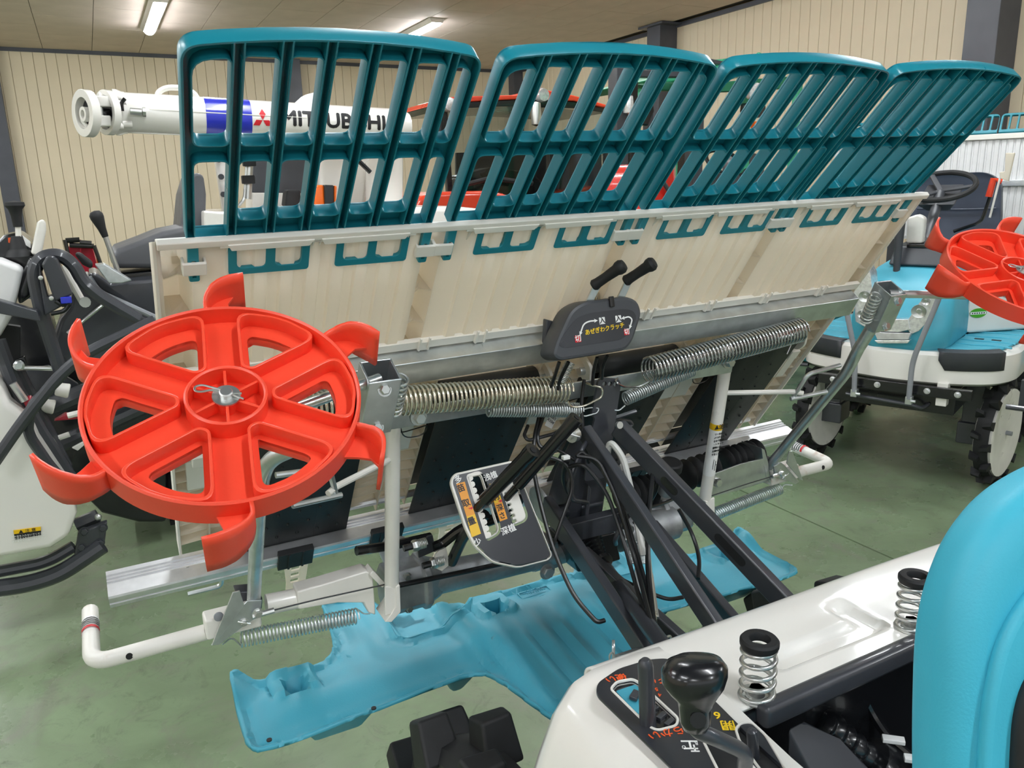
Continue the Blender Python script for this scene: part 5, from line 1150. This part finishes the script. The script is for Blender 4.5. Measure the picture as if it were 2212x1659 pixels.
# unloading tube, its band, mark and name
ya = 4.0
A0, A1 = AY(255, 243, ya), AY(880, 275, ya); da = (A1-A0).normalized(); LA = (A1-A0).length
au = part('unloading_tube', 'white', G().lathe([(.0, 0), (.085, 0), (.086, LA*.97), (.07, LA*1.0), (0, LA*1.003)], A0, da, 36))
def kx(px): return (AY(px, 260, ya)-A0).dot(da)
part('blue_band', 'royal', G().lathe([(.0866, kx(441)), (.0866, kx(538))], A0, da, 36), au)
part('tube_seam', 'lip', G().bar(A0+V((0, -.0855, .012))+da*.12, A0+V((0, -.0862, .012))+da*LA*.6, .002, .004), au, smooth=0)
upd = da.cross(V((0, -1, 0))); upd = upd if upd.z > 0 else -upd
def onT(px, lift=.0025): return frame(A0+da*kx(px)+V((0, -.0862-lift, 0))+upd*.004, da, upd)
def wrapT(o):    # lay flat print round the tube
    bb = bmesh.new(); bb.from_mesh(o.data)
    for k in range(-14, 15): bmesh.ops.bisect_plane(bb, geom=bb.verts[:]+bb.edges[:]+bb.faces[:], plane_co=A0+upd*.004*k, plane_no=upd, dist=1e-6)
    bb.to_mesh(o.data); bb.free()
    for v in o.data.vertices:
        q = v.co-A0; s_ = q.dot(da); h = q.dot(upd); d2 = (-q.y) - .0862; r_ = .0866+max(0, d2)
        a = h/.0866; v.co = A0+da*s_+upd*math.sin(a)*r_+V((0, -1, 0))*math.cos(a)*r_
    return o
T_ = onT(560, .001)
def rhomb(a, s_): 
    c = V((0, 0)); d = V((math.sin(R(a)), math.cos(R(a)))); n = V((d.y, -d.x)); return [c+d*.0015, c+d*s_*.5*1.0+n*s_*.29, c+d*s_, c+d*s_*.5-n*s_*.29]
for a in (0, 120, 240): wrapT(plate('diamond_mark', [rhomb(a, .050)], T_ @ Matrix.Translation((0, -.012, 0)), .0006, 'inkr', au))
wrapT(text('MITSUBISHI', onT(713, .001), .098, 'inkk', au, 'tube_lettering', .0006, 1.04, bold=.0035))
# outlet end
e0 = A0
part('outlet_neck', 'white', G().lathe([(.0, -.02), (.088, -.02), (.096, -.015), (.096, .0), (.088, .02), (.088, .03)], e0, da, 32), au)
n1 = (da*-1+V((0, -.45, 0))).normalized()
def ringp(c, r0, r1, ax, th, nm, m='white'): return part(nm, m, G().lathe([(r1, 0), (r0, 0), (r0, th), (r1, th)], c, ax, 32, True), au, bev=.002)
ringp(AY(240, 244, 3.93), .092, .07, n1, .03, 'outlet_flange'); part('outlet_plate', 'grey', G().lathe([(0, .002), (.07, .002)], AY(240, 244, 3.93), n1, 24), au)
part('drive_dog', 'black', G().lathe([(.022, 0), (.022, .03), (.008, .05), (0, .055)], AY(236, 246, 3.93), n1, 12), au)
ringp(AY(196, 246, 3.86), .094, .062, n1, .035, 'outlet_ring'); part('ring_back', 'dark', G().lathe([(0, .004), (.062, .004)], AY(196, 246, 3.86), n1, 24), au); ringp(AY(194, 248, 3.85), .03, .016, n1, .03, 'ring_boss')
part('ring_spoke', 'white', G().bar(AY(196, 228, 3.85), AY(196, 246, 3.85), .02, .02), au, bev=.003)
for yy in (220, 262): part('outlet_hinge', 'white', G().box(AY(218, yy, 3.9), V((.04, 0, 0)), V((0, .03, 0)), V((0, 0, .022))), au, bev=.006)
part('hinge_pin', 'bright', G().tube(P([(216, 226), (219, 260)], 3.89), .011, 10), au)
pr('outlet_hook', 'white', [(172, 240), (180, 240), (178, 252), (186, 262), (196, 278), (188, 280), (174, 262)], 3.86, .03, au)
for p in ((225, 207), (252, 212), (262, 222), (256, 272), (275, 268)): part('flange_lug', 'white', G().lathe([(.016, -.02), (.016, .02)], AY(*p, 3.93), da, 10), au, bev=.003)
tb('latch_lever', 'black', [(270, 213, 3.9), (262, 222, 3.9), (264, 240, 3.9)], .008, par=au)
part('latch_bolt', 'bright', G().tube(P([(281, 240), (306, 242)], 3.9), .014, 12).lathe([(.02, 0), (.02, .012)], AY(308, 242, 3.9), da, 8), au)
tb('lift_handle', 'white', [(339, 222), (340, 200), (360, 189), (400, 190), (425, 206), (426, 226)], .013, 4.0, .08, par=au)
# cover, tail of the tube, column
pr('cover_sack', 'cloth', [(630, 242), (640, 224), (662, 204), (682, 198), (690, 206), (694, 248)], 4.02, .12, au, .03)
pr('column_cap', 'white', [(760, 240), (800, 244), (850, 246), (878, 262), (884, 290), (700, 292)], 4.1, .16, au, .02)
part('unloading_column', 'white', G().tube([AY(830, 292, 4.2), AY(830, 460, 4.2)], .10, 20))
pr('column_bracket', 'white', [(760, 300), (790, 320), (800, 345), (778, 360), (765, 340)], 4.05, .04, None)
tb('gas_strut', 'black', [(772, 345), (800, 372)], .012, 4.0)
# grain tank and engine cover
pr('grain_tank', 'white', [(447, 458), (985, 445), (1050, 452), (1080, 520), (1080, 720), (470, 720), (447, 540)], 3.9, .8, None, .03)
pr('tank_front', 'pipe', [(440, 455), (520, 462), (520, 700), (445, 700)], 3.8, .1, None, .01)
pr('tank_shoulder', 'white', [(690, 330), (775, 330), (800, 380), (790, 450), (690, 452)], 4.3, .3, None, .03)
pr('engine_panel', 'dark2', [(545, 342), (665, 338), (668, 416), (640, 424), (545, 416)], 4.35, .08, None, .006)
pr('engine_panel_lower', 'pipe', [(545, 416), (690, 418), (690, 452), (545, 455)], 4.33, .2, None, .006)
pr('louvre_post', 'pipe', [(464, 340), (487, 336), (500, 452), (482, 455)], 4.3, .05, None, .004)
for y_ in (345, 382, 420): part('post_catch', 'dark', G().lathe([(.014, 0), (.014, .02)], AY(472+(y_-345)*.13, y_, 4.29), (0, -1, 0), 10))
tb('ladder_rail', 'bright', [(541, 345), (536, 430)], .016, 4.2); tb('ladder_rail', 'bright', [(534, 348), (528, 430), (516, 444)], .008, 4.2)
for y_ in (350, 388): part('rail_clamp', 'rubber', G().box(AY(538-(y_-350)*.05, y_, 4.18), V((.03, 0, 0)), V((0, .02, 0)), V((0, 0, .02))), bev=.004)
pr('side_lamp', 'orange', [(682, 400), (700, 399), (702, 446), (684, 448), (679, 440)], 3.98, .08, None, .01); pr('lamp_strap', 'black', [(700, 399), (722, 400), (722, 450), (702, 450)], 3.97, .1, None, .006); pr('side_lamp', 'orange', [(722, 400), (728, 402), (726, 444), (722, 446)], 3.98, .08, None, .006)
pr('lamp_box', 'rubber', [(620, 410), (650, 410), (650, 446), (616, 446)], 4.1, .1, None, .01)
pr('tank_sticker', 'inkw', [(886, 462), (903, 462), (903, 480), (886, 480)], 3.895, .004, None, 0); pr('tank_sticker', 'orange', [(889, 463), (901, 463), (901, 468), (889, 468)], 3.892, .004, None, 0)
# operator seat
pr('seat_back', 'seatg', [(388, 505), (396, 420), (408, 382), (425, 372), (440, 378), (446, 420), (444, 510)], 3.95, .36, None, .03)
part('seat_cushion', 'seatg', G().loft([[AY(x, y_, 3.75)+V((0, dy, 0)) for x, y_ in ((244, 580), (238, 556), (252, 538), (300, 520), (350, 500), (420, 486), (430, 580))] for dy in (0, .42)]), bev=.03)
pr('seat_pan', 'black', [(255, 590), (430, 575), (430, 620), (262, 622)], 3.8, .36, None, .01)
# levers
def knoblever(pts, y, r, top, kn_):
    tb('lever_rod', 'bright', pts, r, y)
    part('lever_grip', 'rubber', G().lathe([(.0, 0), (.012, .0), (.016, .035), (.026, .08), (.026, .094), (.018, .106), (0, .11)], AY(*kn_[0], y), AY(*kn_[1], y)-AY(*kn_[0], y), 16))
knoblever([(256, 590), (228, 512)], 3.7, .011, None, ((228, 512), (209, 468)))
tb('lever_rod', 'pipe', [(40, 525), (39, 488)], .010, 3.55)
part('lever_grip', 'rubber', G().lathe([(0, 0), (.016, 0), (.018, .04), (.024, .065), (.034, .078), (.032, .09), (0, .096)], AY(39, 490, 3.55), AY(32, 445, 3.55)-AY(39, 490, 3.55), 18))
part('lever_boot', 'rubber', G().lathe([(.05, -.02), (.045, -.01), (.04, 0), (.03, .008), (.028, .015), (.018, .05), (.016, .055)], AY(40, 542, 3.55), (0, 0, 1), 18))
pr('lever_console', 'black', [(-30, 545), (8, 508), (38, 502), (66, 522), (72, 560), (60, 600), (-30, 570)], 3.56, .25, None, .01)
pr('console_decal', 'inkw', [(48, 508), (66, 522), (66, 536), (56, 530)], 3.552, .004, None, 0); pr('console_decal', 'inko', [(17, 514), (28, 512), (29, 528), (18, 524)], 3.552, .004, None, 0)
pr('side_cover', 'cloth', [(-40, 556), (0, 560), (50, 580), (38, 636), (22, 690), (-4, 735), (-40, 735)], 3.42, .12, None, .02)
pr('hand_shield', 'lip', [(66, 548), (80, 480), (90, 473), (98, 480), (99, 498), (88, 555)], 3.5, .05, None, .012)
pr('lever_gaiter', 'black', [(62, 554), (84, 554), (70, 640), (40, 660), (36, 626)], 3.45, .14, None, .015)
# header: dark tube loop, control housing, hoods
tb('header_hoop', 'dark', [(130, 800), (88, 670), (72, 590), (86, 556), (128, 548), (160, 572), (178, 608), (215, 640), (300, 690)], .025, 3.4, .12)
pr('control_housing', 'dark', [(90, 572), (100, 554), (112, 552), (124, 560), (158, 636), (150, 640), (118, 652)], 3.33, .12, None, .008)
pr('control_side', 'dark', [(84, 566), (104, 640), (142, 630), (146, 655), (98, 682), (84, 600)], 3.36, .06, None, .006)
for q in ((88, 600), (111, 644)): part('housing_screw', 'bright', G().lathe([(.008, 0), (.008, .006), (0, .008)], AY(*q, 3.32), (0, -1, 0), 10))
part('wire_plug', 'royal', G().box(AY(143, 648, 3.33), V((.018, 0, 0)), V((0, .012, 0)), V((0, 0, .012))), bev=.003)
tb('loom', 'cable', [(120, 650), (135, 660), (150, 655), (140, 672), (110, 678)], .008, 3.34)
pr('feeder_hood', 'dark', [(155, 625), (175, 600), (190, 592), (212, 632), (300, 680), (345, 700), (345, 800), (150, 800), (110, 745), (128, 690), (148, 665)], 3.55, .25, None, .02)
pr('feeder_cover', 'dark', [(188, 592), (205, 588), (240, 612), (340, 602), (345, 700), (300, 672), (215, 628)], 3.62, .3, None, .015)
tb('hood_trim', 'grey', [(192, 598), (212, 630), (345, 690)], .012, 3.53, .08)
pr('feeder_chute', 'galv', [(205, 572), (225, 570), (285, 606), (262, 612), (235, 612)], 3.5, .08, None, .004)
pr('chute_grip', 'rubber', [(160, 548), (172, 545), (202, 568), (198, 582), (178, 572)], 3.5, .06, None, .012)
tb('link_lever', 'lip', [(135, 575), (180, 655)], .014, 3.5); part('lever_pin', 'bright', G().lathe([(.02, 0), (.02, .02)], AY(184, 652, 3.48), (0, -1, 0), 12))
tb('stay_rod', 'bright', [(146, 720), (222, 659)], .007, 3.5)
tb('cross_rod', 'bright', [(42, 795), (118, 796)], .009, 3.42); part('rod_boss', 'galv', G().lathe([(.019, 0), (.019, .012), (.012, .018), (0, .018)], AY(41, 789, 3.4), (0, -1, 0), 12)); pr('rod_plate', 'black', [(24, 782), (52, 770), (60, 790), (34, 802)], 3.42, .03, None, .003)
tb('divider_pipe', 'dark', [(-20, 1010), (52, 905), (130, 808), (190, 760), (335, 692)], .021, 3.2, .1); tb('divider_pipe', 'dark', [(60, 930), (64, 880), (130, 815)], .019, 3.24, .06); tb('divider_pipe', 'dark', [(58, 900), (62, 940), (110, 1010), (140, 1040)], .019, 3.3, .08)
tb('frame_tube', 'dark', [(-5, 735), (30, 830), (80, 920), (150, 1030)], .027, 3.42); tb('frame_tube', 'dark', [(35, 800), (140, 1010)], .03, 3.5)
pr('grip_red', 'crim', [(48, 866), (66, 856), (78, 880), (60, 890)], 3.36, .05, None, .01); tb('grip_rod', 'bright', [(28, 828), (54, 866)], .014, 3.36)
pr('frame_strap', 'dark', [(-30, 648), (-5, 648), (80, 672), (88, 695), (-30, 672)], 3.3, .06, None, .004)
pr('header_back', 'black', [(-40, 660), (100, 680), (120, 760), (190, 800), (330, 790), (360, 900), (360, 1130), (300, 1130), (220, 1110), (160, 1050), (60, 850), (-40, 690)], 3.95, .5, None, .02)
pr('black_panel', 'rubber', [(-10, 698), (44, 706), (44, 780), (20, 800), (-10, 740)], 3.5, .04, None, .004)
for q in (((120, 840), (150, 845)), ((90, 875), (118, 880))): part('pickup_tine', 'lip', G().tube(P(q, 3.5), [.026, .03], 12), bev=.006)
pr('pickup_guide', 'crim', [(116, 910), (140, 895), (175, 897), (172, 905)], 3.5, .04, None, .003); tb('guide_rod', 'lip', [(146, 898), (180, 890)], .012, 3.46); tb('guide_rod', 'lip', [(115, 950), (150, 938)], .011, 3.5); pr('guide_plate', 'pipe', [(155, 968), (180, 955), (184, 960), (168, 974)], 3.5, .02, None, .002)
tb('chain_case', 'dark', [(110, 880), (190, 845), (340, 800)], .04, 3.7); tb('chain_case', 'dark', [(130, 960), (330, 870)], .035, 3.75)
pr('inner_plate', 'dark', [(50, 800), (105, 790), (170, 830), (168, 870), (110, 860), (50, 845)], 3.8, .03, None, .006)
# white divider with caution sticker
dv = part('crop_divider', 'white', G().prism(P([(-60, 815), (0, 828), (20, 872), (60, 900), (82, 950), (122, 1010), (155, 1058), (166, 1110), (150, 1160), (110, 1186), (-60, 1218)], 3.3), (0, .30, 0)), bev=.025)
pr('caution_sticker', 'inkk', [(29, 1146), (88, 1138), (89, 1156), (32, 1166)], 3.296, .004, dv, 0); pr('sticker_band', 'yellow', [(29, 1146), (88, 1138), (88.5, 1146), (30, 1154)], 3.293, .004, dv, 0)
Tc = frame(AY(59, 1147, 3.291), AY(89, 1143, 3.291)-AY(29, 1151, 3.291), (0, 0, 1)); text('▲ 注 意', Tc, .016, 'inkk', dv, th=.0006); 
for k in range(3): text('手や足を入れないでください', Tc @ Matrix.Translation((.002, -.0165-.0095*k, 0)), .0085, 'inkw', dv, th=.0006)
tb('skid_pipe', 'dark', [(-60, 1278), (60, 1262), (130, 1240), (222, 1178)], .034, 3.42, .2); tb('skid_pipe', 'dark', [(-60, 1245), (100, 1215), (160, 1180)], .024, 3.45, .1)
pr('skid_plate', 'dark', [(168, 1152), (232, 1128), (226, 1178), (160, 1204)], 3.42, .04, None, .006)
for q in ((182, 1148), (222, 1140), (216, 1172), (176, 1182)): part('plate_bolt', 'dark', G().hexbolt(AY(*q, 3.42), (0, -1, 0), .014, .012))
tb('skid_ram', 'dark', [(165, 1135), (212, 1115)], .03, 3.5); part('ram_pin', 'bright', G().ball(AY(212, 1117, 3.44), .014))
# crawler tracks and chassis under the body
for x in (.15, 1.15):
    g = G(); prof = [V((x, 4.2, .02)), V((x, 5.0, .02)), V((x, 5.25, .18)), V((x, 5.1, .40)), V((x, 4.3, .42)), V((x, 3.95, .25))]
    g.prism(rpoly3 if 0 else prof, (.32, 0, 0)); tr = part('crawler_track', 'rubber', g, bev=.05)
    for k in range(9): part('track_lug', 'rubber', G().box((x+.16, 4.2+.1*k, .012), V((.16, 0, 0)), V((0, .025, 0)), V((0, 0, .012))), tr, smooth=0)
part('chassis', 'black', G().abox(.1, 1.5, 4.0, 5.2, .42, 1.0), bev=.03)
part('body_lower', 'pipe', G().abox(.25, 1.55, 4.7, 5.25, .9, 1.45), bev=.05)
# ================================================================== crimson implement behind, against the wall
im = thing('tiller', 'small crimson tiller hood with black rods behind the header levers', 'tiller', (.1, 5.9, 0))
yb = 5.7
def pi_(name, m, pts, dep=.05, y=yb, bev=.004): return G().prism(P(pts, y), (0, dep, 0)).build(name, m, im, bev=bev)
pi_('tiller_hood', 'crim', [(148, 532), (200, 534), (208, 565), (218, 605), (160, 610)], .4)
for q in ([(142, 520), (172, 518)], [(150, 530), (203, 532)], [(172, 524), (198, 526)]): G().tube(P(q, 5.65), .016, 8).build('hood_rod', 'black', im)
for q in ([(140, 518), (150, 562)], [(203, 530), (218, 572)]): G().tube(P(q, 5.64), .012, 8).build('hood_edge', 'black', im)
pi_('hood_rib', 'crim', [(173, 518), (175, 518), (175, 560), (173, 560)], .04, 5.65, 0); pi_('hood_stripe', 'orange', [(206, 545), (209, 545), (214, 580), (211, 580)], .02, 5.66, 0)
G().abox(-.1, .5, 5.7, 6.1, .25, 1.1).build('tiller_body', 'black', im, bev=.03)
for x in (-.1, .5): G().lathe([(.2, -.06), (.26, -.05), (.27, 0), (.26, .05), (.2, .06)], (x, 5.9, .27), (1, 0, 0), 24, True).build('tiller_wheel', 'rubber', im)
for x in (-.1, .5): G().lathe([(0, -.03), (.2, -.04), (.2, .04), (0, .03)], (x, 5.9, .27), (1, 0, 0), 24).build('tiller_disc', 'crim', im)
# ================================================================== red cab tractor
trc = thing('cab_tractor', 'red tractor with glazed cab and red hood behind the second teal rack', 'tractor', (3.0, 6.4, 0))
def rt_(name, m, pts, y, dep, bev=.005, par=None, **k): return G().prism(P(pts, y), (0, dep, 0)).build(name, m, par or trc, bev=bev, **k)
yc = 6.2
rt_('cab_roof', 'cab', [(950, 224), (962, 210), (1010, 208), (1140, 204), (1160, 192), (1180, 194), (1240, 206), (1310, 226), (1312, 234), (1240, 218), (1120, 214), (960, 222)], yc, 1.1, .01)
rt_('roof_underside', 'black', [(952, 224), (1140, 214), (1240, 220), (1312, 236), (1312, 244), (1240, 234), (1130, 228), (960, 236)], yc+.02, 1.0, .004)
for a, b, yy, wd in (((958, 232), (972, 440), yc, .05), ((1186, 228), (1190, 440), yc, .06), ((1306, 240), (1310, 440), yc+.9, .05)): G().bar(AY(*a, yy), AY(*b, yy), wd, .05).build('cab_pillar', 'black', trc, bev=.006)
rt_('windscreen', 'clear', [(966, 236), (1180, 226), (1184, 420), (972, 428)], yc+.02, .012, 0)
rt_('side_glass', 'clear', [(1192, 232), (1304, 244), (1306, 420), (1194, 420)], yc+.06, .012, 0)
rt_('dash_cowl', 'black', [(990, 380), (1060, 362), (1150, 372), (1184, 400), (1184, 450), (980, 450)], yc+.1, .25, .03)
rt_('cab_seat', 'navy', [(1215, 300), (1250, 292), (1262, 330), (1265, 430), (1205, 430)], yc+.6, .15, .03)
rt_('rear_wall', 'dark', [(985, 330), (1300, 320), (1300, 450), (985, 450)], yc+1.05, .03, .004)
for q in ((968, 226), (1170, 206)): G().lathe([(0, -.05), (.05, -.045), (.062, 0), (.05, .05), (0, .055)], AY(*q, yc-.04), (0, 1, 0), 18).build('work_lamp', 'lens', trc)
rt_('lamp_housing', 'black', [(1150, 216), (1188, 214), (1190, 232), (1152, 232)], yc-.02, .1, .01)
G().lathe([(0, -.10), (.04, -.085), (.045, 0), (.04, .085), (0, .10)], AY(1158, 246, yc-.1), (0, 0, 1), 16).build('mirror', 'bright', trc)
rt_('mirror', 'black', [(948, 240), (958, 238), (962, 290), (950, 292)], yc-.1, .05, .01)
rt_('hood', 'cab', [(890, 450), (905, 425), (950, 414), (1060, 412), (1100, 420), (1112, 440), (1112, 600), (890, 600)], yc-.55, .5, .04)
G().tube(P([(1000, 400), (1060, 385), (1150, 396)], yc-.2), .02, 8).build('wiper_arm', 'rubber', trc)
rt_('fender', 'cab', [(1190, 415), (1300, 400), (1320, 440), (1320, 560), (1190, 560)], yc+.3, .5, .05)
rt_('side_panel', 'redp', [(1110, 430), (1190, 424), (1195, 600), (1110, 600)], yc-.1, .4, .03)
for x, y, r in ((2.35, 6.1, .42), (3.25, 6.1, .42), (2.25, 7.3, .6), (3.5, 7.3, .6)):
    w_ = G().lathe([(r*.55, -.12), (r*.9, -.14), (r, -.08), (r, .08), (r*.9, .14), (r*.55, .12)], (x, y, r), (1, 0, 0), 32, True).build('tyre', 'rubber', trc)
    G().lathe([(0, -.06), (r*.55, -.1), (r*.55, .1), (0, .06)], (x, y, r), (1, 0, 0), 24).build('wheel_hub', 'lip', w_)
G().abox(2.45, 3.2, 5.8, 7.5, .4, 1.25).build('tractor_chassis', 'black', trc, bev=.05)
# ================================================================== forklift
fk = thing('forklift', 'green forklift with dark lifting mast and overhead guard behind the third teal rack', 'forklift', (3.7, 4.6, 0))
def f_(name, m, pts, y, dep, bev=.005, par=None, **k): return G().prism(P(pts, y), (0, dep, 0)).build(name, m, par or fk, bev=bev, **k)
yf = 4.35
def mastbar(x, y0, y1, wpx, yy, m='dark'):
    a, b = AY(x, y0, yy), AY(x, y1, yy); b = V((a.x, a.y, .08)); w_ = (AY(x+wpx, y0, yy)-a).length
    return G().bar(a, b, .10, w_, (1, 0, 0)).build('mast_channel', m, fk, bev=.006)
mastbar(1336, 148, 450, 26, yf); mastbar(1362, 154, 450, 14, yf+.1, 'black'); mastbar(1504, 150, 450, 20, yf); mastbar(1484, 156, 450, 12, yf+.1, 'black')
for z0, z1 in ((150, 166), (470, 484)): f_('mast_crossbar', 'dark', [(1328, z0), (1540, z0+2), (1540, z1), (1328, z1)], yf+.02, .08)
ck = P([(1353, 200), (1353, 420)], yf-.02)
cg = G().tube(ck, .012, 8).build('lift_chain', 'black', fk)
for k in range(36): 
    p = ck[0].lerp(ck[1], k/36); G().box(p, V((.02, 0, 0)), V((0, .012, 0)), V((0, 0, .008))).build('chain_link', 'black', cg, smooth=0)
f_('lift_cylinder', 'dark', [(1400, 190), (1412, 190), (1412, 460), (1400, 460)], yf+.08, .06)
# overhead guard
f_('guard_roof', 'green', [(1400, 172), (1520, 140), (1545, 128), (1640, 122), (1690, 134), (1700, 150), (1560, 160), (1430, 182)], yf+.25, .85, .02)
f_('guard_front', 'greend', [(1380, 182), (1430, 176), (1520, 180), (1700, 165), (1730, 180), (1690, 192), (1540, 200), (1400, 194)], yf+.22, .06, .01)
for a, b, wd in (((1390, 180), (1355, 400), .05), ((1476, 190), (1466, 470), .05), ((1724, 180), (1702, 470), .06), ((1612, 200), (1606, 470), .05)): G().bar(AY(*a, yf+.5), AY(*b, yf+.5), .05, wd).build('guard_post', 'green', fk, bev=.006)
G().tube(P([(1564, 136), (1628, 126)], yf+.2), .028, 12).build('work_light_bar', 'green', fk); G().tube(P([(1636, 122), (1668, 136)], yf+.2), .03, 10).build('guard_joint', 'green', fk)
f_('light_bracket', 'dark', [(1504, 124), (1532, 126), (1564, 132), (1562, 140), (1508, 134)], yf+.15, .1)
f_('mirror', 'black', [(1388, 215), (1408, 200), (1415, 240), (1402, 272), (1386, 270)], yf-.1, .04, .012); f_('mirror', 'lens', [(1618, 190), (1642, 176), (1648, 205), (1622, 214)], yf-.05, .05, .015)
for q in (((1352, 216), (1362, 236)),): G().lathe([(0, -.06), (.03, -.05), (.035, 0), (.03, .05), (0, .06)], AY(1357, 226, yf-.06), (0, 0, 1), 14).build('headlamp', 'lens', fk)
f_('turn_lamp', 'orange', [(1352, 246), (1362, 244), (1362, 268), (1352, 270)], yf-.05, .05, .006); f_('turn_lamp_housing', 'black', [(1612, 222), (1640, 218), (1656, 228), (1654, 252), (1618, 258), (1610, 240)], yf-.02, .06, .012); f_('turn_lamp', 'orange', [(1618, 224), (1634, 222), (1632, 242), (1618, 248)], yf-.04, .03, .006); f_('side_marker', 'orange', [(1630, 262), (1638, 262), (1636, 284), (1630, 284)], yf, .04, .004)
f_('hydraulic_block', 'dark', [(1516, 204), (1534, 204), (1536, 218), (1518, 222)], yf-.03, .06)
f_('seat_back', 'seatg', [(1585, 352), (1600, 332), (1640, 330), (1652, 345), (1660, 440), (1580, 440)], yf+.8, .15, .03)
G().tube([AY(1568, 352, yf+.55)+V((.17*math.cos(a), .12*math.sin(a), .10*math.sin(a))) for a in [2*math.pi*k/28 for k in range(28)]], .015, 8, True).build('steering_wheel', 'rubber', fk)
f_('dashboard', 'dark2', [(1505, 385), (1530, 372), (1600, 376), (1610, 460), (1505, 460)], yf+.4, .3, .02)
G().abox(AY(1400, 440, yf+.4).x, AY(1690, 440, yf+.4).x, yf+.3, yf+1.12, .25, 1.25).build('counterweight_body', 'green', fk, bev=.05)
for x in (3.1, 4.1):
    for y in (4.75, 5.2): G().lathe([(.0, -.09), (.2, -.1), (.27, -.08), (.28, 0), (.27, .08), (.2, .1), (0, .09)], (x, y, .28), (1, 0, 0), 28).build('tyre', 'rubber', fk)
for x in (3.3, 3.75): G().abox(x-.05, x+.05, 4.22, yf, .05, .09).build('fork', 'dark', fk, bev=.004); G().abox(x-.05, x+.05, yf-.05, yf, .05, .5).build('fork_shank', 'dark', fk, bev=.004)
# red machine in front of the mast
rm = thing('power_tiller', 'red engine hood with white script in front of the forklift mast', 'tiller', (2.65, 3.55, 0))
yr = 3.4
def r_(name, m, pts, y, dep, bev=.005, **k): return G().prism(P(pts, y), (0, dep, 0)).build(name, m, rm, bev=bev, **k)
r_('engine_hood', 'redp', [(1378, 450), (1378, 400), (1392, 362), (1410, 352), (1460, 350), (1466, 420), (1462, 620), (1378, 620)], yr, .35, .03)
r_('hood_side', 'redp', [(1366, 400), (1380, 378), (1384, 470), (1366, 470)], yr+.05, .3, .01)
G().tube(rpath(P([(1450, 358), (1432, 378), (1432, 392), (1462, 440)], yr-.03), .04), .012, 8).build('hood_grip', 'dark', rm)
G().tube(P([(1427, 435), (1431, 438), (1435, 433), (1438, 428), (1441, 437), (1446, 434)], yr-.004), .005, 6).build('hood_lettering', 'inkw', rm); G().tube(P([(1402, 434), (1402, 430), (1406, 428)], yr-.004), .005, 6).build('hood_lettering', 'inkw', rm)
for q in ([(1440, 416), (1451, 434)], [(1449, 402), (1458, 420)]): G().tube(P(q, yr-.02), .008, 6).build('hood_strap', 'dark', rm)
G().abox(2.5, 2.8, 3.42, 3.72, .3, .85).build('engine_base', 'black', rm, bev=.02)
for x in (2.45, 2.86): G().lathe([(0, -.04), (.14, -.05), (.22, -.05), (.24, 0), (.22, .05), (.14, .05), (0, .04)], (x, 3.58, .24), (1, 0, 0), 24).build('tiller_wheel', 'rubber', rm)
# teal crates behind the second transplanter
cr = thing('crate', 'teal perforated plastic crates stacked beyond the fourth rack', 'crate', (5.4, 5.1, 0))
yq = 4.9
for z in range(5): 
    x0 = AY(1790, 400, yq).x; G().abox(x0, x0+.34, yq, yq+.4, .02+.29*z, .29+.29*z).build('crate_box', 'rackf', cr, bev=.015)
    for k in range(6): G().abox(x0+.03+.05*k, x0+.055+.05*k, yq-.006, yq, .08+.29*z, .24+.29*z).build('crate_rib', 'rackf', cr, smooth=0)
